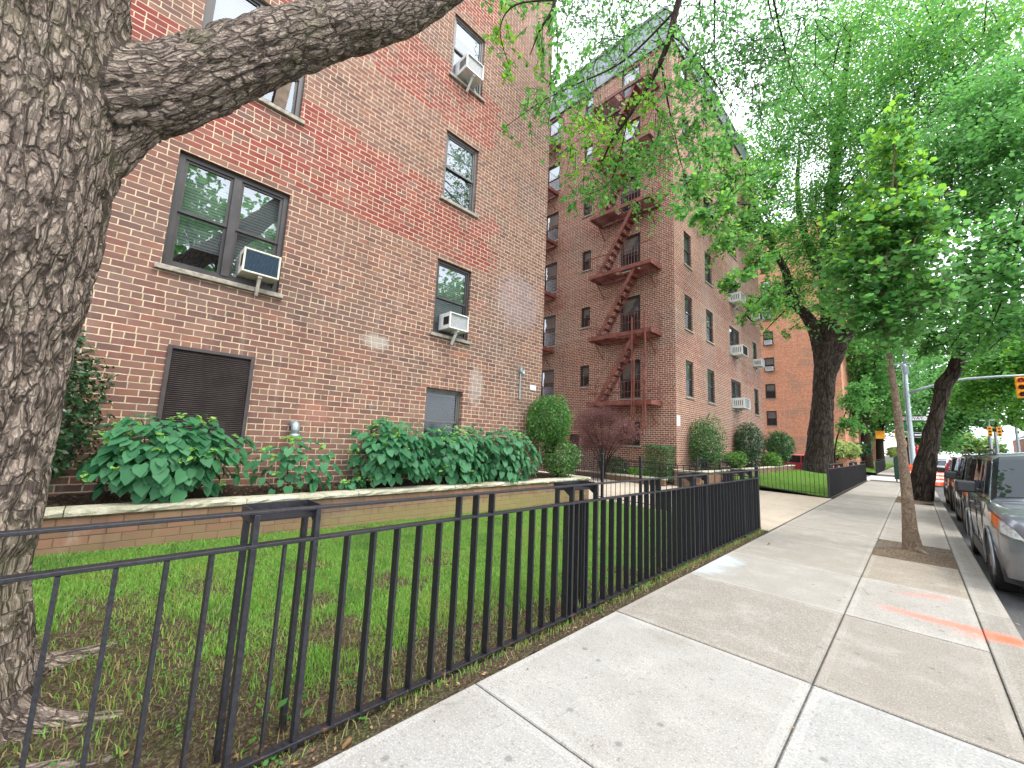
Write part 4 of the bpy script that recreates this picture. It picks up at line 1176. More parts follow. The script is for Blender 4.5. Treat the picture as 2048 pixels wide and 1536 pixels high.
def make_car(name, label, loc, rz, kind='suv', paint='paint_grey', L=4.55, W=1.82, H=1.67, detail=True, group=None, cat='car', wheel_r=.345):
    """front of the car looks along local -y; origin on the road under the middle of the front bumper"""
    t = empty(name, loc, label, cat, group, rz)
    hw = W / 2
    if kind == 'suv':
        #      y      zb   ztop  halfwidth
        body = [(0.00, .30, .76, hw * .72), (.06, .24, .91, hw * .84), (.20, .22, .985, hw * .93), (.45, .20, 1.04, hw * .98), (.85, .20, 1.08, hw), (1.18, .21, 1.11, hw), (2.2, .21, 1.09, hw), (3.4, .22, 1.12, hw), (4.0, .24, 1.13, hw * .985), (4.38, .30, 1.12, hw * .95), (L, .40, 1.06, hw * .86)]
        yA, yB, yC, yD = .98, 1.72, 4.05, 4.42       # windshield foot, roof front, roof rear, rear foot
        ax = (.84, 3.50); zr = H
    else:
        body = [(0.00, .30, .56, hw * .72), (.06, .22, .68, hw * .85), (.22, .19, .76, hw * .94), (.5, .18, .82, hw * .985), (1.2, .18, .92, hw), (2.4, .18, .92, hw), (3.4, .19, .95, hw), (3.9, .22, .97, hw * .98), (4.35, .28, .96, hw * .94), (L, .38, .86, hw * .86)]
        yA, yB, yC, yD = 1.15, 1.95, 3.25, 3.95
        ax = (.86, 3.50); zr = H
    m = MB(); st = np.concatenate([[0, .06, .12, .2], np.linspace(.32, L - .3, 24), [L - .2, L - .1, L]])
    def sect(y):
        zb, zt, w = interp(body, y); zm = zb + (zt - zb) * .52
        return [(0, zb), (w * .86, zb), (w * .955, zb + .05), (w * .985, zb + (zt - zb) * .28), (w, zm), (w * .992, zb + (zt - zb) * .72), (w * .965, zt - .055), (w * .90, zt - .006), (w * .55, zt + .022), (0, zt + .032)]
    rows = []
    for y in st:
        s_ = sect(y); full = [(x, y, z) for x, z in s_] + [(-x, y, z) for x, z in s_[-2:0:-1]]
        n0 = len(m.v); m.v += full; rows.append((n0, len(full)))
    for i in range(len(rows) - 1):
        a, n = rows[i]; b, _ = rows[i + 1]
        for k in range(n): m.f.append((a + k, b + k, b + (k + 1) % n, a + (k + 1) % n)); m.mi.append(0)
    m.f.append(tuple(rows[0][0] + k for k in range(rows[0][1]))); m.mi.append(0)
    m.f.append(tuple(rows[-1][0] + k for k in reversed(range(rows[-1][1])))); m.mi.append(0)
    body_o = m.build('body', [MAT[paint], MAT['plastic_black']], t, smooth=True, local=True)
    # wheel arches cut out of the shell
    cut = MB(); cut.cur = 0
    R_ = wheel_r + .055
    for y in ax:
        for sx in (-1, 1):
            cut.lathe((sx * (hw + .1), y, wheel_r), [(R_, -.34), (R_, .34)], 32, 'x')
    co = cut.build('cutter', [MAT['plastic_black']], t, local=True)
    bo = body_o.modifiers.new('b', 'BOOLEAN'); bo.object = co; bo.operation = 'DIFFERENCE'; bo.solver = 'EXACT'
    try: bo.material_mode = 'TRANSFER'
    except Exception: pass
    apply_mods(body_o); bpy.data.objects.remove(co)
    for p in body_o.data.polygons: p.use_smooth = True
    body_o.data.set_sharp_from_angle(angle=R(38))
    # arch lips
    if detail:
        for y in ax:
            for sx in (-1, 1):
                a_ = MB(); pts = []
                for q in range(15):
                    an = PI * (-.08 + 1.16 * q / 14); pts.append((sx * (hw + .0), y + math.cos(an) * (R_ + .02), wheel_r + math.sin(an) * (R_ + .02)))
                a_.tube(pts, .018, 6); a_.build('arch_trim', MAT[paint], t, smooth=True, local=True)
    # greenhouse
    w0 = hw * .93; w1 = hw * (.73 if kind == 'suv' else .66); zbl = lambda y: interp(body, y)[1] - .01
    P_ = {}
    def gh(y, v):
        """point on the side of the cabin: y along, v = 0 belt .. 1 roof edge"""
        zb = zbl(y); z = lerp(zb, zr - .07, v); x = lerp(w0, w1 + .10, v) - .03 * v * v
        return x, z
    g = MB(); ys = np.concatenate([[yB - .02], np.linspace(yB + .12, yC - .1, 9), [yC + .02]])
    secs = []
    def ring(y, z0, ztop, wa, wb): return [(wa, y, z0), (lerp(wa, wb, .5) + .012, y, lerp(z0, ztop - .07, .5)), (wb + .05, y, ztop - .075), (wb - .02, y, ztop - .02), (wb * .6, y, ztop + .01), (0, y, ztop + .018)]
    fr = ring(yA, zbl(yA), zbl(yA) + .03, w0, w0 * .95); secs.append(fr)
    for i, y in enumerate(ys):
        dz = -.03 * (1 - i) if i < 1 else (-.04 if i == len(ys) - 1 else 0)
        secs.append(ring(y, zbl(y), zr + dz + .0 - .02 * ((y - yB) / (yC - yB) - .4) ** 2, w0, w1))
    secs.append(ring(yD, zbl(yD), zbl(yD) + .04, w0 * .95, w0 * .9))
    rows = []
    for s_ in secs:
        full = list(s_) + [(-x, y, z) for x, y, z in s_[-2::-1]]
        rows.append((len(g.v), len(full))); g.v += full
    for i in range(len(rows) - 1):
        a, n = rows[i]; b, _ = rows[i + 1]
        for k in range(n - 1): g.f.append((a + k, b + k, b + k + 1, a + k + 1)); g.mi.append(0)
    cab = g.build('cabin', MAT[paint], t, smooth=True, local=True); cab.data.set_sharp_from_angle(angle=R(30))
    # glass set just proud of the cabin shell
    def patch(nm, pts, off, parent=t):
        q = MB(); pts = [np.array(p, float) for p in pts]
        n_ = np.cross(pts[1] - pts[0], pts[-1] - pts[0]); n_ /= np.linalg.norm(n_)
        c_ = sum(pts) / len(pts)
        if n_ @ (c_ - np.array((0, (yA + yD) / 2, .9))) < 0: n_ = -n_
        q.poly([p + n_ * off for p in pts]); q.poly([p + n_ * (off - .006) for p in pts][::-1])
        for i in range(len(pts)):
            j = (i + 1) % len(pts); q.quad(pts[i] + n_ * (off - .006), pts[j] + n_ * (off - .006), pts[j] + n_ * off, pts[i] + n_ * off)
        return q.build(nm, MAT['glass_car'], parent, local=True)
    yS, zS = yB - .02, zr - .03
    q = MB(); r0, r1 = secs[0], secs[1]
    full0 = [np.array(p) for p in r0[2:]] + [np.array((-x, y, z)) for x, y, z in r0[2:-1][::-1]]
    full1 = [np.array(p) for p in r1[2:]] + [np.array((-x, y, z)) for x, y, z in r1[2:-1][::-1]]
    off = np.array((0, -.010, .012)); m_ = len(full0)
    for k in range(m_ - 1):
        ea, eb = (.08 if k == 0 else 0), (.92 if k == m_ - 2 else 1)
        g0 = lambda t_, e: lerp(lerp(full0[k], full0[k + 1], e), lerp(full1[k], full1[k + 1], e), t_) + off
        q.quad(g0(.07, ea), g0(.07, eb), g0(.95, eb), g0(.95, ea))
    wsh = q.build('windshield', MAT['glass_car'], t, local=True)
    for sx in (-.45, .25):
        q = MB(); b_ = lerp(full0[m_ // 2], full1[m_ // 2], .05) + off * 2.2
        q.tube([b_ + np.array((sx * W * .6, .02, -.01)), lerp(full0[m_ // 2], full1[m_ // 2], .16) + off * 2.2 + np.array((sx * W * .6 + .42, 0, -.01))], .008, 5); q.build('wiper', MAT['plastic_black'], t, local=True)
    patch('rear_window', [(-w0 * .8, yD - .02, zbl(yD) + .1), (w0 * .8, yD - .02, zbl(yD) + .1), (w1 * .9, yC + .05, zS - .1), (-w1 * .9, yC + .05, zS - .1)], .03)
    if kind == 'suv': spl = [(yA + .46, yB + .02, 2.02, 2.02), (2.10, 2.10, 2.98, 2.98), (3.06, 3.06, yD - .22, yC - .12)]
    else: spl = [(yA + .42, yB + .06, 2.45, 2.45), (2.53, 2.53, yD - .45, yC - .08)]
    for sx in (-1, 1):
        for (a, b, c, d) in spl:
            pt = lambda y, v: (sx * (gh(y, v)[0]), y, gh(y, v)[1])
            patch('side_window', [pt(a, .08), pt(c, .08), pt(d, .92), pt(b, .92)], .020)
    for (y) in ax:
        for sx in (-1, 1):
            ty, ri = wheel_meshes(wheel_r, .22)
            wo = bpy.data.objects.new('wheel', ty); COL.objects.link(wo); wo.parent = t; wo.location = (sx * (hw - .115), y, wheel_r)
            wo.rotation_euler = (0, 0, 0 if sx > 0 else PI)
            ro = bpy.data.objects.new('rim', ri); COL.objects.link(ro); ro.parent = wo
    # lights
    for sx in (-1, 1):
        def lens_rows(ylist):
            rows_ = []
            for y_ in ylist:
                zb_, zt_, w_ = interp(body, max(y_, 0))
                ee = max(y_, 0) / .62
                hi_ = zt_ - .06; lo_ = min(hi_ - .012, interp(body, .2)[1] - .25 + .20 * ee ** 1.3)
                col_ = []
                for v_ in (0, .33, .66, 1):
                    z_ = lerp(lo_, hi_, v_); fz = 1.0 - .035 * max(0, (z_ - (zb_ + (zt_ - zb_) * .6)) / (zt_ * .4)) 
                    col_.append((sx * (w_ * fz + .014), y_ - .008, z_))
                rows_.append(col_)
            return rows_
        def lens_mesh(nm, rows_, mat_, par_):
            q = MB()
            for a_, b_ in zip(rows_[:-1], rows_[1:]):
                for k in range(3):
                    p4 = [a_[k], b_[k], b_[k + 1], a_[k + 1]]
                    q.quad(*(p4 if sx > 0 else p4[::-1]))
            return q.build(nm, MAT[mat_], par_, smooth=True, local=True)
        fr_ = lens_rows([0.0])[0]; w00 = interp(body, 0)[2]
        front_ = [[(sx * (w00 * u_ + .014), -.016, p[2] + (1 - u_) * .03 * (1 if k == 0 else 0)) for k, p in enumerate(fr_)] for u_ in (.62, .8)]
        hl = lens_mesh('headlight', front_ + lens_rows([0.0, .03, .06, .12, .2, .24]), 'lamp_clear', t)
        lens_mesh('indicator', lens_rows([.243, .3, .38, .46, .54, .62]), 'lamp_amber', hl)
        q = MB(); c_ = fr_[1]; q.lathe((sx * w00 * .82, .03, c_[2] + .03), [(.05, -.052), (.055, -.03)], 14, 'y'); q.build('lamp_bowl', MAT['chrome'], hl, local=True)
        q = MB(); zb_, zt_, w_ = interp(body, L - .05)
        q.obox((sx * w_ * .78 - .07, L - .09, zt_ - .38 if kind == 'suv' else zt_ - .22), (.16, 0, 0), (0, .10, 0), (0, 0, .34 if kind == 'suv' else .16)); q.build('tail_light', MAT['lamp_red'], t, local=True, bevel=.02)
        # mirror
        q = MB(); xm = sx * (hw * .93); ym = yA + .50; zm_ = zbl(ym) + .06
        q.beam((xm, ym + .03, zm_ + .02), (sx * (hw + .03), ym, zm_ + .05), .09, .05)
        q.obox((sx * (hw + .11) - .10, ym - .09, zm_ + .0), (.20, 0, 0), (0, .15, 0), (0, 0, .16)); q.build('mirror', MAT['plastic_black'], t, local=True, bevel=.035)
        if detail:
            q = MB(); w2 = hw + .004
            for yd in ((yA + .36, 2.06, 3.02) if kind == 'suv' else (yA + .3, 2.49, 3.4)):
                q.box(sx * (hw * .996) - .006, sx * (hw * .996) + .006, yd - .004, yd + .004, .42, zbl(yd) - .06)
            q.build('door_seam', MAT['plastic_black'], t, local=True)
            for yd in ((1.78, 2.75) if kind == 'suv' else (2.2, 3.15)):
                q = MB(); q.box(sx * (hw * .985) - .02, sx * (hw * .985) + .028, yd, yd + .2, zbl(yd) - .17, zbl(yd) - .135); q.build('handle', MAT[paint], t, local=True, bevel=.01)
            q = MB(); q.box(sx * hw * .985 - .012, sx * hw * .985 + .014, ax[0] + R_ + .06, ax[1] - R_ - .06, .22, .40); q.build('sill_trim', MAT['plastic_black'], t, local=True, bevel=.008)
            if kind == 'suv':
                q = MB(); x_ = sx * (w1 + .005)
                q.tube([(x_, yB + .16, zr - .03), (x_, yB + .26, zr + .028), (x_, yC - .25, zr + .028), (x_, yC - .12, zr - .03)], .014, 8); q.build('roof_rail', MAT['plastic_black'], t, smooth=True, local=True)
    # grille and bumper
    q = MB(); zb_, zt_, w_ = interp(body, .03)
    q.box(-w_ * .52, w_ * .52, -.012, .05, zt_ - .2, zt_ - .06)
    for i in range(3): q.box(-w_ * .5, w_ * .5, -.02, -.0125, zt_ - .18 + i * .045, zt_ - .16 + i * .045)
    q.build('grille', MAT['plastic_black'], t, local=True, bevel=.006)
    q = MB()
    for y0_, y1_ in ((-.015, .07),):
        pass
    pts = []
    for q_ in range(-6, 7):
        s_ = q_ / 6; pts.append((s_ * hw * .93, -.02 + .34 * abs(s_) ** 3.2, .29))
    for i in range(len(pts) - 1):
        a, b = np.array(pts[i]), np.array(pts[i + 1]); q.obox(a + (0, 0, -.09), b - a, (0, .12, 0), (0, 0, .17))
    q.build('bumper', MAT['plastic_black'], t, local=True)
    q = MB(); q.box(-.5 * hw, .5 * hw, .3, L - .3, .17, .30); q.build('underbody', MAT['plastic_black'], t, local=True)
    return t

# parked along the kerb, noses towards us
make_car('parked_car', 'grey sport utility car parked at the kerb, nearest, with amber corner light', (1.50, 7.46, ROAD_Z), 0, 'suv', 'paint_grey', L=4.45, W=1.80, H=1.75)
make_car('parked_car', 'black sport utility car with roof rails parked just behind the grey one', (1.60, 12.75, ROAD_Z), 0, 'suv', 'paint_dark', L=4.7, W=1.86, H=1.76)
make_car('parked_car', 'dark brown car parked third in the row at the kerb', (1.60, 18.3, ROAD_Z), 0, 'suv', 'paint_brown', L=4.6, W=1.84, H=1.70)
make_car('parked_car', 'red car standing in the side street behind the big dark trunk', (-3.3, 35.9, ROAD_Z - .1), R(90), 'sedan', 'paint_red', L=4.4, W=1.8, H=1.55, detail=False)
make_car('parked_car', 'white car far down the street beyond the orange barrels', (2.0, 48, ROAD_Z), 0, 'sedan', 'paint_white', H=1.45, detail=False)
make_car('parked_car', 'silver car farther down the street in the middle lane', (4.2, 62, ROAD_Z), R(180), 'sedan', 'paint_silver', H=1.45, detail=False)
far_spec = [(1.7, 54, 'paint_silver', 'silver'), (1.7, 60, 'paint_dark', 'black'), (8.9, 70, 'paint_white', 'white'), (9.0, 77, 'paint_grey', 'grey'), (1.7, 67, 'paint_red', 'red')]
for i, (x, y, p, nm) in enumerate(far_spec):
    make_car('parked_car', f'small distant {nm} car at the {"left" if x < 5 else "right"} kerb past the crossing', (x, y, ROAD_Z), 0, 'sedan', p, H=1.45, detail=False)

# ---------------------------------------------------------------- street furniture
def barrel(loc, label):
    t = empty('traffic_barrel', loc, label, 'traffic barrel', 'orange traffic barrels at the corner')
    m = MB(); m.lathe((0, 0, 0), [(.40, .0), (.40, .06), (.30, .09)], 24); m.build('base', MAT['rubber'], t, local=True)
    prof = [(.295, .09), (.295, .24), (.275, .25), (.275, .43), (.258, .44), (.258, .62), (.243, .63), (.243, .82), (.225, .84), (.225, 1.0), (.10, 1.03)]
    m = MB(); m.lathe((0, 0, 0), prof, 28); m.build('drum', MAT['barrel_orange'], t, smooth=True, local=True).data.set_sharp_from_angle(angle=R(30))
    for z, r in ((.27, .2775), (.47, .2605), (.66, .2455)):
        m = MB(); m.lathe((0, 0, 0), [(r, z), (r, z + .11)], 28); m.build('white_band', MAT['barrel_white'], t, smooth=True, local=True).data.set_sharp_from_angle(angle=R(30))
    m = MB(); m.box(-.08, .08, -.02, .02, 1.02, 1.09); m.build('handle', MAT['barrel_orange'], t, local=True)
barrel(tuple(at_z(1824, 972, 0)), 'orange and white traffic barrel left of the leaning trunk')
barrel(tuple(at_z(1884, 974, ROAD_Z)), 'orange and white traffic barrel right of the leaning trunk')
barrel((.62, 33.3, ROAD_Z), 'orange and white traffic barrel half hidden behind the leaning trunk')

PX, PY = -.12, 33.2
t = empty('traffic_light', (PX, PY, 0), 'tall grey traffic light pole with long curved arm at the corner', 'traffic light')
m = MB(); m.lathe((PX, PY, 0), [(.24, -.02), (.24, .10), (.20, .5), (.17, .55), (.14, .6), (.115, 5.2), (.11, 6.9), (.09, 6.95)], 16); m.build('pole', MAT['galvanised'], t, smooth=True)
m = MB(); m.tube([(PX, PY, 5.15), (PX + .7, PY - .02, 5.45), (PX + 1.5, PY - .05, 5.72), (PX + 2.4, PY - .05, 5.88), (PX + 3.6, PY - .05, 5.92), (PX + 6.2, PY - .05, 5.90)], [.085, .08, .075, .07, .06, .05], 10); m.build('mast_arm', MAT['galvanised'], t, smooth=True)
m = MB(); m.lathe((PX, PY, 5.0), [(.15, 0), (.15, .3)], 14); m.lathe((PX, PY, 6.6), [(.14, 0), (.14, .25)], 14); m.box(PX - .55, PX + .55, PY - .04, PY + .04, 6.96, 7.03); m.box(PX + .02, PX + .2, PY - .2, PY - .1, 6.35, 6.8); m.build('bracket', MAT['galvanised'], t)
m = MB(); m.tube([(PX, PY, 6.9), (PX + .1, PY, 8.0), (PX + .7, PY, 9.2), (PX + 2.0, PY, 9.9), (PX + 3.2, PY, 10.0)], [.05, .045, .04, .035, .03], 8); m.build('lamp_arm', MAT['galvanised'], t, smooth=True)
m = MB(); m.box(PX + 3.2, PX + 3.9, PY - .14, PY + .14, 9.93, 10.06); m.build('lamp_head', MAT['galvanised'], t, bevel=.03)
def signal(x, y, zt, label_part, n=3):
    m = MB(); m.box(x - .17, x + .17, y - .12, y + .12, zt - .36 * n, zt); s = m.build(label_part, MAT['signal_yellow'], t, bevel=.02)
    for i in range(n):
        zc = zt - .18 - .36 * i
        v = MB()
        for q in range(9):
            a0, a1 = PI * (-.2 + 1.4 * q / 9), PI * (-.2 + 1.4 * (q + 1) / 9)
            for (p, r) in ((a0, .135),): v.quad((x + .135 * math.cos(a0), y - .12, zc + .135 * math.sin(a0)), (x + .135 * math.cos(a1), y - .12, zc + .135 * math.sin(a1)), (x + .135 * math.cos(a1), y - .34, zc + .135 * math.sin(a1)), (x + .135 * math.cos(a0), y - .34, zc + .135 * math.sin(a0)))
        v.build('visor', MAT['signal_yellow'], s)
        l = MB(); l.lathe((x, y - .121, zc), [(.11, 0), (.05, -.03)], 14, 'y'); l.build('lens', MAT['lamp_red' if i == 0 else 'plastic_black'], s)
    return s
signal(PX + 4.25, PY - .05, 5.82, 'signal_head')
m = MB(); m.tube([(PX + 4.25, PY - .05, 5.80), (PX + 4.25, PY - .05, 5.95)], .03, 8); m.build('hanger', MAT['galvanised'], t)
for x, z, y in ((PX - 1.30, 2.48, PY - .15), (PX - .46, 2.48, PY - .2), (PX - .40, 2.04, PY + .3)):
    m = MB(); m.box(x - .21, x + .21, y - .11, y + .11, z, z + .46 if z > 2.2 else z + .36); s = m.build('pedestrian_signal', MAT['signal_yellow'], t, bevel=.02)
    v = MB(); v.box(x - .19, x + .19, y - .24, y - .111, z + (.46 if z > 2.2 else .36) - .03, z + (.46 if z > 2.2 else .36)); v.build('visor', MAT['signal_yellow'], s)
m = MB(); m.box(PX - 1.3, PX, PY - .17, PY - .13, 2.62, 2.66); m.box(PX - .5, PX, PY - .05, PY + .0, 2.2, 2.25); m.build('signal_bracket', MAT['galvanised'], t)

def text_obj(name, body, size, mat, loc, rot, parent, extrude=.002, align='CENTER'):
    cu = bpy.data.curves.new(name, 'FONT'); cu.body = body; cu.size = size; cu.align_x = align; cu.align_y = 'CENTER'; cu.extrude = extrude
    tmp = bpy.data.objects.new(name, cu); COL.objects.link(tmp)
    dg = bpy.context.evaluated_depsgraph_get(); dg.update()
    me = bpy.data.meshes.new_from_object(tmp.evaluated_get(dg), depsgraph=dg)
    bpy.data.objects.remove(tmp); bpy.data.curves.remove(cu)
    me.materials.clear(); me.materials.append(MAT[mat])
    o = bpy.data.objects.new(name, me); COL.objects.link(o)
    o.parent = parent; o.matrix_parent_inverse = base_matrix(parent).inverted(); o.location = loc; o.rotation_euler = rot
    return o
def arrow_poly(x0, x1, zc, h, y, flip=1, neck=.55, head=.22):
    a, b = (x0, x1) if flip > 0 else (x1, x0); hx = b - flip * head
    return [(a, y, zc - h * neck / 2), (hx, y, zc - h * neck / 2), (hx, y, zc - h / 2), (b, y, zc), (hx, y, zc + h / 2), (hx, y, zc + h * neck / 2), (a, y, zc + h * neck / 2)]
s = empty('one_way_sign', (PX, PY - .2, 3.7), 'black sign with white arrow reading ONE WAY on the traffic light pole', 'sign', 'one way signs')
m = MB(); m.box(PX - .62, PX + .92, PY + .13, PY + .15, 3.54, 3.90); m.build('panel', MAT['sign_black'], s)
m = MB(); m.poly(arrow_poly(PX - .58, PX + .88, 3.72, .31, PY + .1285, 1, .70, .26)); m.build('arrow', MAT['sign_white'], s)
text_obj('lettering', 'ONE WAY', .23, 'sign_black', (PX + .05, PY + .1265, 3.72), (R(90), 0, 0), s, .0005)
s = empty('one_way_sign', (PX + .5, PY + .3, 2.8), 'small white sign with black arrow low behind the traffic light pole', 'sign', 'one way signs')
m = MB(); m.box(PX + .12, PX + .62, PY + .3, PY + .32, 2.62, 2.92); m.build('panel', MAT['sign_white'], s)
m = MB(); m.box(PX + .14, PX + .60, PY + .297, PY + .2995, 2.64, 2.90); m.build('field', MAT['sign_black'], s)
m = MB(); m.poly(arrow_poly(PX + .17, PX + .57, 2.77, .18, PY + .2955, 1, .5, .14)); m.build('arrow', MAT['sign_white'], s)
m = MB(); m.box(PX - .62, PX - .125, PY - .03, PY - .01, 3.05, 3.36); o = m.build('street_name_sign', MAT['sign_green']); tag(o, 'green street name sign on the traffic light pole', 'sign')
# emergency call post, relay cabinet
t2 = empty('call_box', (.32, 36.0, 0), 'red emergency call box post at the corner behind the pole', 'call box')
bx_, by_ = float(at_y(1834, 900, 34.0)[0]) - .02, 33.6
m = MB(); m.lathe((bx_ + .02, by_ + .4, 0), [(.22, -.05), (.22, .12), (.15, .2), (.12, .9), (.17, 1.0)], 12); m.build('pedestal', MAT['red_enamel'], t2)
m = MB(); m.box(bx_ - .2, bx_ + .24, by_ + .22, by_ + .6, 1.001, 1.75); m.build('box', MAT['red_enamel'], t2, bevel=.05)
m = MB(); m.lathe((bx_ + .02, by_ + .4, 1.751), [(.2, 0), (.14, .18), (.05, .3), (.09, .34), (.03, .45)], 12); m.build('cap', MAT['red_enamel'], t2)
t2 = empty('mailbox', (-.6, 36, 0), 'dark green relay mailbox beside the traffic light pole', 'mailbox')
m = MB(); m.box(-.95, -.38, 33.3, 33.9, .12, 1.25); n_ = 8
m.build('body', MAT['cabinet_green'], t2, bevel=.03)
m = MB(); pts = [(-.95 + .285 + .285 * math.cos(PI * q / 10), 1.251 + .26 * math.sin(PI * q / 10)) for q in range(11)]
m.poly([(x, 33.3, z) for x, z in pts]); m.poly([(x, 33.9, z) for x, z in pts][::-1])
for i in range(10): m.quad((pts[i][0], 33.3, pts[i][1]), (pts[i][0], 33.9, pts[i][1]), (pts[i + 1][0], 33.9, pts[i + 1][1]), (pts[i + 1][0], 33.3, pts[i + 1][1]))
m.build('lid', MAT['cabinet_green'], t2)
m = MB()
for x in (-.9, -.47):
    for y in (33.33, 33.82): m.box(x, x + .05, y, y + .05, -.02, .119)
m.build('leg', MAT['cabinet_green'], t2)
# a far signal and poles with wires
t = empty('traffic_light', (6.0, 72, 0), 'distant traffic light hanging over the far end of the street', 'traffic light')
m = MB(); m.tube([(11.0, 72, 0), (11.0, 72, 6.2)], .1, 8); m.tube([(11.0, 72, 5.8), (8, 72, 6.1), (5.6, 72, 6.0)], .06, 8); m.build('pole', MAT['galvanised'], t)
for x in (6.3, 7.0):
    m = MB(); m.box(x - .18, x + .18, 71.8, 72.1, 4.2, 5.3); q = m.build('signal_head', MAT['signal_yellow'], t)
    for i in range(3):
        l = MB(); l.lathe((x, 71.79, 5.1 - i * .36), [(.12, 0), (.05, -.04)], 10, 'y'); l.build('lens', MAT['lamp_red' if i == 0 else 'plastic_black'], q)
for i, (x, y, h, w) in enumerate(((6.6, 76, 8, 'left'), (7.8, 84, 9, 'middle'), (10.3, 90, 9, 'right'))):
    t = empty('utility_pole', (x, y, 0), f'thin distant grey pole against the pale sky, the {w} one of three', 'utility pole', 'distant utility poles')
    m = MB(); m.tube([(x, y, 0), (x, y, h)], .16, 8); m.build('pole', MAT['galvanised'], t)
    m = MB(); m.box(x - 1.2, x + 1.2, y - .06, y + .06, h - 1.2, h - 1.0); m.build('crossarm', MAT['galvanised'], t)
m = MB()
for dz in (0, .6, 1.3):
    m.tube([(2, 83, 6.4 + dz), (5, 83.5, 6.0 + dz), (7.8, 84, 6.6 + dz * .5), (12, 84.5, 6.2 + dz), (18, 85, 6.8 + dz)], .03, 5)
tag(m.build('overhead_wire', MAT['galvanised']), 'thin overhead wires crossing the far end of the street', 'wire')
# ---------------------------------------------------------------- foliage
TM = {
    'fan': (np.array([(0, 0, 0), (-.5, .55, .06), (-.26, .92, .0), (0, .74, -.05), (.26, .92, 0), (.5, .55, .06)]), np.array([(0, 3, 2, 1), (0, 5, 4, 3)])),
    'oval': (np.array([(0, 0, 0), (-.27, .5, .06), (0, 1, -.03), (.27, .5, .06)]), np.array([(0, 3, 2, 1)])),
    'lobed': (np.array([(0, 0, 0), (-.5, .25, .05), (-.38, .85, 0), (0, 1.0, -.06), (.38, .85, 0), (.5, .25, .05)]), np.array([(0, 3, 2, 1), (0, 5, 4, 3)])),
    'heart': (np.array([(0, 0, 0), (-.27, -.13, .04), (-.48, .18, .07), (-.38, .62, .02), (0, 1.08, -.14), (0, .48, -.04), (.27, -.13, .04), (.48, .18, .07), (.38, .62, .02)]),
              np.array([(0, 5, 2, 1), (5, 4, 3, 2), (0, 6, 7, 5), (5, 7, 8, 4)])),
}
def norm(a): return a / (np.linalg.norm(a, axis=-1, keepdims=True) + 1e-9)
def scatter(name, P, size, mat, shape='fan', parent=None, N=None, upw=.6, jit=1.0, T=None, mi=None, sj=.35, tj=1.0):
    n = len(P)
    nn = RNG.normal(0, 1, (n, 3)) * jit
    nn[:, 2] += upw * 2
    if N is not None: nn += N * 2
    nn = norm(nn)
    t = RNG.normal(0, 1, (n, 3)) * tj
    if T is not None: t += T * 2
    t = norm(t - nn * np.sum(t * nn, 1, keepdims=True)); b = np.cross(t, nn)
    tv, tf = TM[shape]
    s = (size if np.isscalar(size) else size) * RNG.uniform(1 - sj, 1 + sj, n)
    v = P[:, None, :] + s[:, None, None] * (tv[None, :, 0, None] * b[:, None, :] + (tv[None, :, 1, None]) * t[:, None, :] + tv[None, :, 2, None] * nn[:, None, :])
    f = (np.arange(n)[:, None, None] * len(tv) + tf[None]).reshape(-1, 4)
    m = None
    if mi is not None: m = np.repeat(mi, len(tf))
    return np_mesh(name, v.reshape(-1, 3), f, mat, parent, mi=m)

def ball(n, p=.5):
    d = norm(RNG.normal(0, 1, (n, 3))); return d * RNG.uniform(0, 1, (n, 1)) ** p
def depth_of(c): return float((np.array(c) - CAM) @ CF)
def ck(px, py, Y, r, ry=None, w=1.0):
    """cluster seen at a pixel of the photograph, standing at street distance Y"""
    c = at_y(px, py, Y); s = depth_of(c) / FPX
    return (c, np.array((r * s, r * s, (ry or r) * s)), w)
def cd_(px, py, D, r, ry=None, w=1.0):
    c = at_d(px, py, D); s = depth_of(c) / FPX
    return (c, np.array((r * s, r * s, (ry or r) * s)), w)

def crown_pts(clusters, n, per=14, tl=.5, droop=-.15, spread=.05, flat=.6):
    """leaf positions strung along twigs that fan out of each cluster; the gaps between twigs let the light through"""
    vol = np.array([w * np.prod(r) ** (2 / 3) for c, r, w in clusters]); vol /= vol.sum()
    P = []; D = []; tw = []
    for (c, r, w), q in zip(clusters, vol):
        k = max(1, int(n * q / per))
        b = ball(k, .55); st = c + b * r * .8
        d = norm(b + RNG.normal(0, .45, (k, 3)) * np.array((1, 1, flat))); d[:, 2] += droop; d = norm(d)
        L = tl * r.mean() * RNG.uniform(.5, 1.3, k)
        tt = (np.arange(per) + RNG.uniform(0, 1, (k, per))) / per
        p = st[:, None, :] + d[:, None, :] * (L[:, None] * tt)[..., None]
        p[..., 2] -= (tt ** 2) * L[:, None] * .18
        p += RNG.normal(0, 1, p.shape) * (spread * r.mean())
        P.append(p.reshape(-1, 3)); D.append(np.repeat(d, per, 0)); tw += [(st[i], st[i] + d[i] * L[i]) for i in range(min(k, 40))]
    return np.concatenate(P), np.concatenate(D), tw

def crown_dome(c, r, n, shell=.30, lump=.12, zlo=-1.0):
    """points near the surface of a lumpy clipped dome"""
    d = norm(RNG.normal(0, 1, (n, 3))); d = d[d[:, 2] > zlo]
    s = 1 + lump * (vnoise(d[:, 0] * 2 + d[:, 2], d[:, 1] * 2 - d[:, 2], 1.6, int(abs(c[1] * 3)) % 9) - .5) * 2 + lump * .6 * (vnoise(d[:, 0] * 5 + d[:, 2] * 3, d[:, 1] * 5, 1.4, 3) - .5) * 2
    q = 1 - shell * RNG.uniform(0, 1, len(d)) ** 1.6
    return np.array(c) + d * np.array(r) * (s * q)[:, None], d

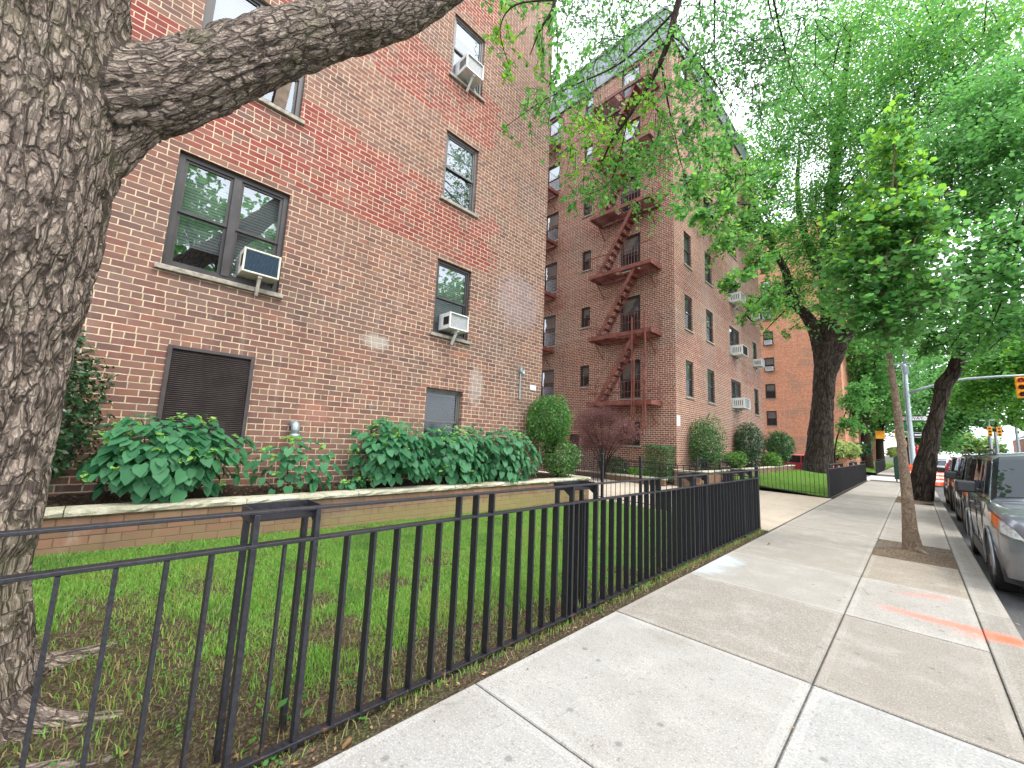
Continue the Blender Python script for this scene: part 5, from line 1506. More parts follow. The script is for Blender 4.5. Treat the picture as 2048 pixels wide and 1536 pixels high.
# bark
def bark_mat(name, dark, mid, light, sc=(9, 9, 2.2), attr=True, moss=.0, bumpd=.02, crack=.88):
    k = NT(name)
    v = k.attr('bk') if attr else k.obj()
    P = k.pos()
    vv = k.vmath('MULTIPLY', v, sc)
    w = k.n('ShaderNodeTexNoise'); k.put(w.inputs['Vector'], vv); w.inputs['Scale'].default_value = .8; w.inputs['Detail'].default_value = 4
    vd = k.vmath('ADD', vv, k.vmath('SCALE', w.outputs['Color'], 1.7))
    cr = k.voro(vd, 1.0, 'DISTANCE_TO_EDGE'); cr2 = k.voro(vd, 2.7, 'DISTANCE_TO_EDGE')
    n = k.noise(vd, 2.2, 6, .68); fine = k.noise(v, 70, 5, .7)
    plate = k.sstep(cr, .0, .15); plate2 = k.sstep(cr2, .0, .22)
    c = k.mix(mid, light, k.sstep(n, .38, .68)); c = k.mix(c, dark, k.sstep(fine, .52, .75, 0, .55))
    c = k.mix(k.mix(dark, mid, .12), c, k.math('ADD', k.math('MULTIPLY', plate, crack), 1 - crack))
    c = k.mix(c, dark, k.math('MULTIPLY', k.math('SUBTRACT', 1, plate2), .62 * crack))
    lich = k.noise(P, 2.6, 6, .7)
    c = k.mix(c, tuple(min(1, q * 1.5) for q in light), k.sstep(lich, .60, .72, 0, .45))
    if moss: c = k.mix(c, C(84, 88, 52), k.sstep(k.noise(P, 1.9, 5, .65), .5, .7, 0, moss))
    h = k.math('ADD', k.math('ADD', k.math('MULTIPLY', plate, 1), k.math('MULTIPLY', plate2, .4)), k.math('ADD', k.math('MULTIPLY', n, .5), k.math('MULTIPLY', fine, .22)))
    MAT[name] = k.done(k.bsdf(c, .92, 0, .2, k.bump(h, .9, bumpd)))
bark_mat('bark_near', C(46, 39, 36), C(128, 113, 103), C(170, 156, 143), (19, 19, 6.5), True, .35, .014)
bark_mat('bark_dark', C(28, 24, 22), C(66, 56, 50), C(92, 80, 70), (5, 5, 1.2), True, .2, .03)
bark_mat('bark_young', C(62, 52, 44), C(122, 104, 88), C(150, 132, 112), (16, 16, 13), True, .1, .005, .5)
bark_mat('bark_twig', C(30, 26, 22), C(58, 48, 40), C(80, 68, 56), (14, 14, 5), False, 0, .004)

def val3(p, seed=0):
    """smooth 3-D value noise in 0..1"""
    i = np.floor(p); f = p - i; f = f * f * (3 - 2 * f)
    def h(dx, dy, dz):
        q = np.sin((i[:, 0] + dx) * 127.1 + (i[:, 1] + dy) * 311.7 + (i[:, 2] + dz) * 74.7 + seed * 13.1) * 43758.5453
        return q - np.floor(q)
    x, y, z = f[:, 0], f[:, 1], f[:, 2]
    a = h(0, 0, 0) * (1 - x) + h(1, 0, 0) * x; b = h(0, 1, 0) * (1 - x) + h(1, 1, 0) * x
    c = h(0, 0, 1) * (1 - x) + h(1, 0, 1) * x; d = h(0, 1, 1) * (1 - x) + h(1, 1, 1) * x
    return (a * (1 - y) + b * y) * (1 - z) + (c * (1 - y) + d * y) * z

def smooth_path(pts, rad, n=6):
    """Catmull-Rom through the joints"""
    pts = [np.array(p, float) for p in pts]; out = []; ro = []
    for i in range(len(pts) - 1):
        p0 = pts[max(i - 1, 0)]; p1 = pts[i]; p2 = pts[i + 1]; p3 = pts[min(i + 2, len(pts) - 1)]
        for q in range(n):
            t = q / n
            out.append(.5 * (2 * p1 + (p2 - p0) * t + (2 * p0 - 5 * p1 + 4 * p2 - p3) * t * t + (3 * p1 - p0 - 3 * p2 + p3) * t ** 3)); ro.append(lerp(rad[i], rad[i + 1], t))
    out.append(pts[-1]); ro.append(rad[-1]); return out, ro

def woody(name, skel, mat, parent, voxel=.02, amp=.02, fr=(9, 2.0), seed=1, big=.03):
    """trunk and limbs grown into one skin with furrowed bark"""
    mb = MB(); S = []
    for pts, rad in skel:
        p, r = smooth_path(pts, rad); mb.tube(p, r, 20); S.append((np.array(p), np.array(r)))
    o = mb.build(name, mat, parent)
    m = o.modifiers.new('r', 'REMESH'); m.mode = 'VOXEL'; m.voxel_size = voxel; m.use_smooth_shade = True
    s = o.modifiers.new('s', 'SMOOTH'); s.factor = .5; s.iterations = 14
    apply_mods(o); me = o.data
    n = len(me.vertices); V = np.empty(n * 3, np.float32); me.vertices.foreach_get('co', V); V = V.reshape(-1, 3).astype(float)
    NN = np.empty(n * 3, np.float32); me.vertices.foreach_get('normal', NN); NN = NN.reshape(-1, 3).astype(float)
    best = np.full(n, 1e9); F = np.zeros((n, 3)); RR = np.ones(n)
    for si, (p, r) in enumerate(S):
        cum = np.concatenate([[0], np.cumsum(np.linalg.norm(np.diff(p, axis=0), axis=1))])
        ref = np.array((0.3, 1, 0.2))
        for i in range(len(p) - 1):
            d = p[i + 1] - p[i]; L2 = d @ d + 1e-12
            t = np.clip(((V - p[i]) @ d) / L2, 0, 1)
            q = V - (p[i] + t[:, None] * d); dist = np.linalg.norm(q, axis=1); rr = r[i] + (r[i + 1] - r[i]) * t
            sc_ = dist / rr
            k = sc_ < best
            dd = d / math.sqrt(L2); u = ref - dd * (ref @ dd); u /= np.linalg.norm(u); ref = u; w = np.cross(dd, u)
            qn = q / (dist[:, None] + 1e-9)
            F[k] = np.stack([qn @ u * rr, qn @ w * rr, cum[i] + t * math.sqrt(L2) + si * 7.7], 1)[k]; best[k] = sc_[k]; RR[k] = rr[k]
    a = F * np.array((fr[0], fr[0], fr[1])); a = a + (np.stack([val3(F * 3 + 5, 3), val3(F * 3 + 9, 4), val3(F * 3 + 1, 5)], 1) - .5) * 1.6
    ridge = 1 - np.abs(val3(a, seed) * 2 - 1); ridge2 = 1 - np.abs(val3(a * 2.3 + 4, seed + 1) * 2 - 1)
    h = -(ridge ** 3) * 1.0 - (ridge2 ** 3) * .45
    lump = val3(F * np.array((3, 3, 1.1)) + 2, 8) - .5
    k = np.clip(RR / .25, .25, 1)
    V += NN * (h * amp * k + lump * big * k)[:, None]
    me.vertices.foreach_set('co', V.astype(np.float32).ravel())
    at = me.attributes.new('bk', 'FLOAT_VECTOR', 'POINT'); at.data.foreach_set('vector', F.astype(np.float32).ravel())
    me.update(); me.polygons.foreach_set('use_smooth', np.ones(len(me.polygons), dtype=bool))
    return o

def twig_tubes(name, paths, mat, parent, n=5):
    mb = MB()
    for p, r in paths: mb.tube(p, r, n, cap=False)
    return mb.build(name, MAT[mat], parent, smooth=True)

# ---- the ginkgo whose trunk fills the left edge
TX = -3.30
T1 = empty('ginkgo_tree', (TX, -.62, .1), 'huge furrowed tree trunk with an arching limb, filling the left edge', 'tree')
gz = lambda x, y: float(lz1(np.array(x), np.array(y)))
skel = [
    ([(TX, -.64, -.25), (TX, -.63, .25), (TX, -.62, .7), (TX, -.60, 1.4), (TX, -.59, 2.0), (TX, -.57, 2.7), (TX - .02, -.60, 3.4), (TX - .05, -.66, 4.3), (TX - .1, -.75, 5.6)], [.66, .54, .455, .43, .425, .435, .45, .43, .40]),
    ([(TX, -.66, 2.75), (TX, -.46, 3.20), (TX + .01, -.02, 3.64), (TX + .03, .40, 4.20), (TX + .06, .90, 4.83), (TX + .10, 1.5, 5.55), (TX + .2, 2.2, 6.7), (TX + .4, 3.0, 8.6), (TX + .8, 4.4, 10.4)], [.36, .29, .25, .23, .225, .22, .19, .15, .10]),
    ([(TX, -.37, 2.2), (TX, -.33, 2.6), (TX, -.28, 3.0), (TX, -.13, 3.38), (TX, .08, 3.68)], [.20, .20, .19, .17, .13]),
    ([(TX, -.5, .30), (TX + .22, -.1, .03), (TX + .36, .28, -.04), (TX + .42, .75, -.10)], [.26, .12, .08, .04]),
    ([(TX + .1, -.75, .30), (TX + .42, -.42, .0), (TX + .62, .12, -.065), (TX + .72, .6, -.11)], [.26, .13, .095, .05]),
    ([(TX - .1, -.5, .25), (TX - .3, -.1, .09), (TX - .42, .2, .05), (TX - .5, .42, .02)], [.25, .10, .065, .03]),
    ([(TX + .2, -.8, .25), (TX + .75, -.7, .0), (TX + .95, -.25, -.06)], [.24, .12, .05]),
]
woody('trunk', skel, MAT['bark_near'], T1, .0145, .030, (13, 3.4), 1, .05)
# hanging branches of its crown over the court, and the leaves on them
hang = []
def hb(pts, r0, r1): 
    n_ = len(pts); hang.append(smooth_path(pts, list(np.linspace(r0, r1, n_) * .72), 5))
hb([(TX + .8, 4.4, 10.4), at_d(1420, -300, 8.4), at_d(1352, 20, 6.6), at_d(1318, 130, 6.3), at_d(1262, 225, 6.1), at_d(1222, 285, 6.0), at_d(1200, 335, 5.95)], .075, .010)
hb([at_d(1345, 70, 6.45), at_d(1385, 110, 6.4), at_d(1440, 180, 6.5), at_d(1475, 240, 6.5)], .018, .005)
hb([at_d(1322, 120, 6.3), at_d(1335, 200, 6.3), at_d(1352, 280, 6.3), at_d(1362, 330, 6.3)], .018, .005)
hb([at_d(1290, 185, 6.2), at_d(1320, 230, 6.2), at_d(1345, 270, 6.2), at_d(1380, 390, 6.2)], .012, .004)
hb([at_d(1255, 235, 6.1), at_d(1240, 310, 6.0), at_d(1215, 370, 6.0), at_d(1170, 390, 6.0)], .010, .004)
hb([at_d(1262, 225, 6.1), at_d(1200, 240, 6.0), at_d(1150, 275, 6.0)], .010, .004)
hb([(TX + .3, 2.6, 7.6), at_d(1120, -160, 6.6), at_d(1110, 0, 5.6), at_d(1080, 60, 5.4), at_d(1060, 110, 5.4)], .05, .005)
hb([at_d(1110, 0, 5.6), at_d(1030, 10, 5.3), at_d(1000, 60, 5.2), at_d(1018, 130, 5.2)], .014, .004)
hb([at_d(1352, 20, 6.6), at_d(1250, 120, 6.3), at_d(1150, 170, 6.0), at_d(1080, 205, 5.8), at_d(1000, 262, 5.7)], .020, .004)
hb([at_d(1110, 0, 5.6), at_d(1115, 110, 5.7), at_d(1108, 190, 5.8), at_d(1095, 250, 5.8)], .012, .004)
brp = twig_tubes('branchwork', hang, 'bark_twig', T1, 7)
cl = []
for px, py, r, w in ((1000, 28, 34, 1), (1012, 100, 26, 1), (1020, 140, 18, .6), (1075, 30, 38, 1), (1085, 85, 30, 1), (1097, 175, 32, 1.2), (1055, 222, 28, .9), (1015, 250, 22, .5), (1120, 205, 36, 1.2), (1150, 180, 30, .6), (1178, 140, 32, .5),
                     (1145, 280, 34, 1), (1195, 262, 34, 1), (1236, 293, 36, 1), (1178, 325, 34, .9), (1152, 392, 26, .7), (1205, 370, 34, 1), (1250, 345, 36, 1), (1308, 312, 40, 1), (1352, 372, 34, .8), (1308, 195, 42, 1), (1357, 165, 40, 1), (1390, 215, 40, .9),
                     (1373, 75, 34, .5), (1292, 114, 30, .4), (1243, 130, 30, .4), (1395, 300, 40, .9), (1330, 420, 30, .5), (1430, 250, 38, .6), (1270, 395, 28, .6), (1225, 235, 30, .8), (1340, 270, 36, .8)):
    cl.append(cd_(px, py, (5.4 if px < 1100 else 6.1) + RNG.uniform(-.25, .35), r * 1.05, None, w))
P, D, tw = crown_pts(cl, 4400, 9, 1.3, -.3, .06)
z_ = RNG.uniform(0, 1, len(P))
limec = np.array([at_d(1200, 262, 6.0), at_d(1255, 235, 6.0), at_d(1160, 285, 6.0), at_d(1010, 110, 5.3)])
dl = np.min(np.linalg.norm(P[:, None, :] - limec[None], axis=2), axis=1)
scatter('crown', P, .049, [MAT['leaf_ginkgo'], MAT['leaf_ginkgo_lime']], 'fan', T1, upw=.35, T=D, mi=(dl < .38).astype(int) * (z_ < .85))
twig_tubes('twigwork', [([a, (a + b) / 2 + np.array((0, 0, .01)), b], [.004, .003, .002]) for a, b in tw], 'bark_twig', T1, 4)
# thin high sprays against the sky
cl = [cd_(px, py, 13 + RNG.uniform(-1.5, 2), r, None, w) for px, py, r, w in
      ((1130, 30, 60, .8), (1170, 110, 55, .6), (1220, 40, 70, 1), (1180, 190, 40, .4), (1290, 30, 60, .9), (1400, 40, 80, 1), (1470, 80, 80, 1), (1540, 40, 70, 1), (1500, 150, 60, .8), (1570, 120, 70, .9), (1620, 30, 60, .7), (1430, 150, 60, .7), (1530, 210, 45, .6), (1250, 100, 50, .5))]
P, D, tw = crown_pts(cl, 8500, 11, 1.1, -.1, .08)
scatter('crown', P, .064, MAT['leaf_deep'], 'fan', T1, upw=.3)
twig_tubes('twigwork', [([a, b], [.010, .004]) for a, b in tw], 'bark_twig', T1, 4)
hi = []
for px, py in ((1220, 40), (1400, 40), (1540, 40), (1570, 120), (1430, 150)):
    hi.append(smooth_path([(TX + .8, 4.4, 10.4), at_d(px * .5 + 700, py - 300, 11.5), at_d(px, py - 20, 12.5), at_d(px + 20, py + 50, 13.2)], [.05, .03, .014, .004], 4))
twig_tubes('branchwork', hi, 'bark_twig', T1, 6)

# ---- the big dark trunk on the far lawn
bz = .16
b0 = at_z(1632, 948, bz); BX, BYY = b0[0], b0[1]
T2 = empty('ginkgo_tree', (BX, BYY, bz), 'big dark ginkgo trunk dividing in three on the far lawn', 'tree')
A = lambda px, py, dy=0: at_y(px, py, BYY + dy)
def rp(px, c): return px * depth_of(c) / FPX
r_ = lambda px, dy=0: px * depth_of(A(1650, 700)) / FPX
skel = [
    ([A(1632, 985), A(1634, 940), A(1640, 880), A(1646, 800), A(1652, 730), A(1662, 670), A(1655, 560), A(1660, 430), A(1680, 250), A(1700, 60)], [r_(32), r_(26), r_(22), r_(18.5), r_(20), r_(17), r_(15), r_(13), r_(9), r_(4)]),
    ([A(1650, 735), A(1635, 672), A(1612, 630), A(1590, 605, -.6), A(1570, 540, -1.2), A(1535, 480, -1.8), A(1515, 420, -2.2), A(1495, 375, -2.4), A(1490, 330, -2.5)], [r_(18), r_(14), r_(11), r_(9), r_(8), r_(6), r_(4.2), r_(2.6), r_(1.2)]),
    ([A(1655, 740), A(1680, 690), A(1702, 655), A(1735, 560, -.6), A(1760, 430, -1)], [r_(18), r_(14), r_(11), r_(9), r_(6)]),
    ([A(1655, 560), A(1610, 470), A(1595, 380), A(1600, 280)], [r_(11), r_(8), r_(6), r_(3)]),
    ([A(1735, 560, -.6), A(1830, 430, -1.5), A(1900, 330, -2)], [r_(8), r_(6), r_(3)]),
    ([A(1630, 950), A(1600, 962, -.3), A(1585, 972, -.5)], [r_(20), r_(9), r_(3)]), ([A(1640, 950), A(1665, 965, -.3), A(1680, 975, -.6)], [r_(20), r_(9), r_(3)]),
]
woody('trunk', skel, MAT['bark_dark'], T2, .055, .055, (4.5, .8), 5, .06)
cl = []
for px, py, r, w in ((1500, 610, 34, .6), (1545, 590, 45, 1), (1600, 570, 44, 1), (1580, 660, 22, .35), (1525, 668, 22, .35), (1440, 400, 46, .9), (1410, 455, 34, .7), (1490, 350, 56, 1), (1500, 440, 45, .8), (1560, 300, 64, 1), (1600, 220, 72, 1), (1680, 240, 84, 1.1), (1750, 150, 92, 1.1),
                     (1650, 110, 70, .9), (1560, 180, 52, .6), (1850, 110, 90, 1.1), (1950, 130, 95, 1.1), (1700, 390, 84, 1.1), (1620, 410, 62, .9), (1660, 500, 66, 1), (1610, 490, 44, .8), (1730, 500, 60, 1), (1760, 300, 80, 1), (1850, 230, 80, 1), (1700, 30, 70, .9), (1800, 20, 70, .9), (1900, 30, 70, .9), (2010, 40, 70, .9),
                     (1680, 600, 50, .8), (1620, 620, 34, .5), (1480, 520, 28, .45), (1465, 470, 36, .6), (1560, 520, 30, .5)):
    cl.append(ck(px, py, BYY + RNG.uniform(-3.2, 1.8), r, r * .8, w))
for px, py, r, Xc in ((1400, 350, 40, -4.6), (1440, 420, 42, -4.8), (1470, 350, 44, -4.9), (1390, 430, 30, -4.5), (1500, 440, 44, -5.0), (1450, 480, 34, -4.8), (1530, 380, 46, -5.0), (1520, 520, 34, -4.8), (1480, 560, 30, -4.8), (1545, 600, 34, -4.8), (1440, 280, 36, -4.6), (1560, 470, 36, -4.8), (1500, 620, 24, -4.8)):
    c = at_x(px, py, Xc + RNG.uniform(-.3, .6)); q = depth_of(c) / FPX; cl.append((c, np.array((r, r, r * .8)) * q, 1.5))
P, D, tw = crown_pts(cl, 98000, 24, .95, -.08, .10)
scatter('crown', P, .135, [MAT['leaf_ginkgo'], MAT['leaf_deep'], MAT['leaf_ginkgo_lime']], 'fan', T2, upw=.5, mi=RNG.choice([0, 0, 0, 1, 1, 2], len(P)))
twig_tubes('branchwork', [([a, (a + b) / 2, b], [.03, .02, .008]) for a, b in tw[::2]], 'bark_dark', T2, 4)
lst = [A(1657, 560), A(1660, 430), A(1672, 320), A(1610, 470), A(1735, 540, -.6), A(1800, 460, -1.2), A(1550, 500, -1.6), A(1515, 420, -2.2), A(1590, 605, -.6)]
lb = []
for c, r, w in cl[::2]:
    a = min(lst, key=lambda q: np.linalg.norm(q - c)); e = np.array((RNG.normal(0, .3), RNG.normal(0, .3), .07 * np.linalg.norm(c - a)))
    lb.append(smooth_path([a, lerp(a, c, .35) + e, lerp(a, c, .75) + e * .8, c], [.075, .055, .035, .012], 4))
twig_tubes('branchwork', lb, 'bark_dark', T2, 6)

# ---- the leaning street tree
l0 = at_z(1838, 1000, 0); LY = l0[1]
T3 = empty('street_tree', tuple(l0), 'leaning dark street tree with knobbly bend between barrels and parked cars', 'tree')
A = lambda px, py, dy=0: at_y(px, py, LY + dy)
r_ = lambda px: px * depth_of(l0) / FPX
skel = [
    ([A(1834, 1020), A(1838, 995), A(1848, 940), A(1862, 880), A(1876, 820), A(1885, 785), A(1888, 768), A(1904, 748), A(1916, 720), A(1924, 680), A(1945, 610), A(1960, 520), A(1985, 400), A(2000, 250)], [r_(26), r_(22), r_(18.5), r_(14.5), r_(12.5), r_(13.5), r_(15), r_(13.5), r_(12), r_(10), r_(10), r_(8), r_(6), r_(3)]),
    ([A(1924, 690), A(1890, 680, -.3), A(1850, 668, -.6), A(1820, 640, -1)], [r_(11), r_(8), r_(7), r_(4)]),
    ([A(1945, 610), A(2000, 560, -1), A(2060, 520, -2)], [r_(8), r_(6), r_(3)]), ([A(1930, 660), A(1990, 655, -2), A(2060, 625, -3.5)], [r_(8), r_(6), r_(4)]),
    ([A(1838, 1000), A(1815, 1006, -.3), A(1805, 1010, -.5)], [r_(15), r_(6), r_(2)]),
]
woody('trunk', skel, MAT['bark_dark'], T3, .035, .035, (7, 1.2), 9, .06)
cl = []
for px, py, r, w, dy in ((1900, 640, 50, 1, -1), (1975, 650, 55, 1, -3), (1960, 560, 62, 1, -4), (2035, 560, 60, 1, -6), (2030, 640, 48, 1, -6), (1900, 560, 50, .9, -2), (1880, 690, 34, .7, -1), (1950, 690, 36, .7, -2), (1985, 480, 56, 1, -5), (2045, 470, 52, 1, -6),
                         (2030, 380, 70, 1, 0), (1940, 400, 66, 1, 1), (1870, 330, 60, 1, 1), (2040, 280, 80, 1, 0), (1950, 290, 76, 1, 1), (1890, 440, 44, .8, 0), (1840, 690, 30, .5, 0), (2048, 180, 80, 1, 0), (1970, 200, 74, 1, 1), (1850, 620, 40, .8, 0)):
    cl.append(ck(px, py, LY + dy + RNG.uniform(-1, 1), r, r * .75, w))
P, D, tw = crown_pts(cl, 30000, 16, .95, -.12, .11)
scatter('crown', P, .10, [MAT['leaf_deep'], MAT['leaf_ginkgo']], 'lobed', T3, upw=.7, mi=RNG.choice([0, 0, 1], len(P)))
twig_tubes('branchwork', [([a, (a + b) / 2, b], [.02, .014, .006]) for a, b in tw[::2]], 'bark_dark', T3, 4)

# ---- the thin young tree in its pit
y0_ = at_z(1826, 1104, 0); YY = y0_[1]
T4 = empty('street_tree', tuple(y0_), 'slim young tree with big bright leaves in a square soil pit', 'tree')
A = lambda px, py, dy=0: at_y(px, py, YY + dy)
r_ = lambda px: px * depth_of(y0_) / FPX
skel = [
    ([A(1827, 1118), A(1826, 1100), A(1820, 1060), A(1815, 1000), A(1807, 930), A(1798, 850), A(1789, 780), A(1779, 720), A(1769, 640), A(1770, 560), A(1778, 460), A(1786, 360), A(1790, 260)], [r_(24), r_(17), r_(12.5), r_(10), r_(8.4), r_(7), r_(6.4), r_(5.8), r_(5), r_(4.2), r_(3.4), r_(2.5), r_(1.5)]),
    ([A(1826, 1098), A(1845, 1106, -.1), A(1858, 1112, -.2)], [r_(13), r_(6), r_(2)]), ([A(1822, 1098), A(1810, 1106, -.05), A(1804, 1112, -.1)], [r_(13), r_(5), r_(2)]),
    ([A(1770, 600), A(1735, 540, -.2), A(1705, 490, -.4)], [r_(4), r_(3), r_(1)]), ([A(1772, 580), A(1810, 520, -.2), A(1840, 460, -.3)], [r_(4), r_(3), r_(1)]),
]
woody('trunk', skel, MAT['bark_young'], T4, .0115, .008, (18, 9), 3, .016)
cl = []
for px, py, r, w in ((1770, 625, 40, 1), (1725, 590, 44, 1), (1805, 580, 46, 1), (1700, 540, 38, .9), (1690, 500, 30, .7), (1745, 520, 48, 1), (1800, 500, 48, 1), (1842, 520, 34, .9), (1760, 440, 44, 1), (1810, 420, 42, 1), (1845, 440, 30, .8), (1705, 430, 30, .6), (1720, 470, 30, .6), (1785, 360, 38, .9), (1815, 340, 26, .6), (1780, 300, 28, .8), (1792, 245, 22, .7), (1790, 210, 13, .4), (1740, 370, 22, .4), (1850, 580, 36, .8), (1740, 655, 30, .7), (1800, 650, 32, .6), (1665, 560, 28, .3), (1770, 690, 22, .5), (1748, 300, 20, .4), (1812, 275, 20, .4)):
    cl.append(ck(px, py, YY + RNG.uniform(-.45, .5), r, r, w))
P, D, tw = crown_pts(cl, 9800, 10, 1.15, -.05, .10)
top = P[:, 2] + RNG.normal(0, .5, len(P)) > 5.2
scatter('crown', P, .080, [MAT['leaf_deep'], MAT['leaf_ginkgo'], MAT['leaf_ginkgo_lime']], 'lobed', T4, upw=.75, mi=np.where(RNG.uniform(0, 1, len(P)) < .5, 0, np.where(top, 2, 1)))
twig_tubes('branchwork', [([a, (a + b) / 2, b], [.009, .006, .003]) for a, b in tw], 'bark_young', T4, 4)
o = sheet('tree_pit', -.57, .32, 8.45, 10.09, lambda x, y: -.015 + .05 * np.exp(-((x + .13) ** 2 + (y - 9.1) ** 2) / .12), MAT['pit_soil'], .03, .03); struct(o)
o = sheet('tree_pit', -.57, .32, 18.9, 21.3, lambda x, y: -.01 + 0 * x, MAT['pit_soil'], .1, .05); struct(o)

# ---- trees farther on
def far_tree(name, label, base, top_px, clusters, trunk_r, n, ls, mat, group=None, flat=.8):
    base = np.array(base, float); Y = base[1]
    t = empty(name, tuple(base), label, 'tree', group)
    cl = [ck(px, py, Y + RNG.uniform(-2.5, 2.5), r, r * flat, 1) for px, py, r in clusters]
    cen = sum(c for c, r, w in cl) / len(cl)
    sk = [([base + (0, 0, -.3), base + (0, 0, .6), base * .5 + np.array((base[0] * .7 + cen[0] * .3, Y, base[2])) * .5 + (0, 0, (cen[2] - base[2]) * .5), cen + (0, 0, 1)], [trunk_r * 1.3, trunk_r, trunk_r * .8, trunk_r * .3])]
    for c, r, w in cl: sk.append(([lerp(base, cen, .55) + (0, 0, .3), (lerp(base, cen, .6) + c) / 2 + np.array((0, 0, .5)), c], [trunk_r * .5, trunk_r * .3, trunk_r * .1]))
    mb = MB()
    for p, r in sk:
        q, rr = smooth_path(p, r, 4); mb.tube(q, rr, 8)
    mb.build('trunk', MAT['bark_twig'], t, smooth=True)
    P, D, tw = crown_pts(cl, n, 24, .9, -.1, .13)
    scatter('crown', P, ls, mat, 'fan', t, upw=.5, mi=RNG.choice(len(mat), len(P)) if isinstance(mat, list) else None)
    return t
mg = [MAT['leaf_ginkgo'], MAT['leaf_deep']]
far_tree('street_tree', 'leafy tree on the lawn across the side street, left of the slim trunk', (-3.3, 52, .2), 0, [(1745, 800, 45), (1725, 740, 45), (1760, 690, 50), (1700, 680, 36), (1770, 780, 40), (1720, 830, 26), (1700, 770, 26)], .42, 11000, .24, mg, 'trees farther down the left side')
far_tree('street_tree', 'darker tree across the side street behind the slim trunk', (-2.9, 64, .2), 0, [(1785, 760, 44), (1800, 690, 50), (1790, 830, 34), (1755, 850, 26)], .4, 8000, .28, [MAT['leaf_deep']], 'trees farther down the left side')
far_tree('street_tree', 'green tree seen between the light pole and the leaning trunk', (-1.0, 80, 0), 0, [(1850, 790, 46), (1845, 850, 40), (1870, 870, 32), (1870, 730, 40), (1845, 890, 18)], .4, 9000, .34, [MAT['leaf_deep'], MAT['leaf_deep'], MAT['leaf_ginkgo']], 'trees farther down the left side')
far_tree('street_tree', 'low leafy shoots at the right of the big dark trunk', (BX + .9, BYY + .6, .2), 0, [(1712, 800, 26), (1700, 850, 20), (1725, 770, 18)], .05, 2600, .13, [MAT['leaf_deep'], MAT['leaf_ginkgo']])
far_tree('street_tree', 'broad green tree across the road, reaching the right edge', (11.8, 55, 0), 0, [(2020, 690, 60), (1990, 760, 55), (2048, 770, 55), (1950, 790, 40), (2070, 700, 60), (2035, 830, 26), (1960, 720, 45), (2080, 810, 50)], .4, 15000, .26, [MAT['leaf_ginkgo'], MAT['leaf_deep'], MAT['leaf_ginkgo_lime']], 'trees across the road')
far_tree('street_tree', 'dark green tree farther along across the road', (11.8, 78, 0), 0, [(1925, 815, 36), (1895, 780, 40), (1955, 830, 26), (1930, 770, 42), (1890, 850, 26)], .4, 11000, .34, [MAT['leaf_deep'], MAT['leaf_deep'], MAT['leaf_ginkgo']], 'trees across the road')
far_tree('street_tree', 'pale green tree farthest along the road', (12.5, 120, 0), 0, [(1900, 880, 22), (1925, 884, 20), (1950, 890, 18), (1980, 892, 16)], .4, 6000, .45, [MAT['leaf_pale'], MAT['leaf_deep']], 'trees across the road')
far_tree('street_tree', 'tall tree behind the orange wall and the big crown', (-9, 50, 0), 0, [(1600, 470, 40), (1700, 600, 40), (1690, 690, 30), (1640, 560, 40)], .4, 5000, .26, mg)

def reflected_tree(label, base, cz, r, n):
    t = empty('street_tree', base, label, 'tree', 'trees across the road')
    cl = [(np.array(base) + np.array((RNG.normal(0, r * .45), RNG.normal(0, r * .5), cz + RNG.normal(0, r * .4))), np.array((r, r, r * .8)) * .5, 1) for i in range(9)]
    P, D, tw = crown_pts(cl, n, 20, 1.0, -.1, .12)
    scatter('crown', P, .26, mg, 'fan', t, upw=.5, mi=RNG.choice(2, len(P)))
    mb = MB(); mb.tube([base, (base[0], base[1], cz)], [.3, .15], 8)
    for c, rr, w in cl: mb.tube([(base[0], base[1], cz * .55), tuple(c)], [.1, .03], 6)
    mb.build('trunk', MAT['bark_twig'], t, smooth=True)
reflected_tree('tree over the road mirrored in the near building double window', (12.4, 3.0, 0), 10.5, 4.2, 7000)
reflected_tree('tree over the road mirrored in the near building single windows', (12.4, 15.5, 0), 9.5, 4.2, 7000)

# ---------------------------------------------------------------- shrubs
def shrub(name, label, c, r, n, ls, mat, shape='oval', stem=True, group=None, lump=.12, shell=.35, zlo=-1, cat='shrub', upw=.3, jit=1.0):
    c = np.array(c, float); r = np.array(r, float)
    t = empty(name, (c[0], c[1], c[2] - r[2]), label, cat, group)
    P, d = crown_dome(c, r, n, shell, lump, zlo)
    scatter('foliage', P, ls, mat, shape, t, N=d * .6, upw=upw, jit=jit, mi=RNG.choice(len(mat), len(P)) if isinstance(mat, list) else None)
    if stem:
        mb = MB()
        for i in range(9):
            a = RNG.uniform(0, 2 * PI); q = c + np.array((math.cos(a) * r[0] * .6, math.sin(a) * r[1] * .6, RNG.uniform(-.2, .5) * r[2]))
            b = c + np.array((math.cos(a) * .06, math.sin(a) * .06, -r[2] - .18)); mb.tube([b, lerp(b, q, .5) + (0, 0, .06), q], [.022, .016, .006], 6)
        mb.build('stem', MAT['bark_twig'], t, smooth=True)
    return t

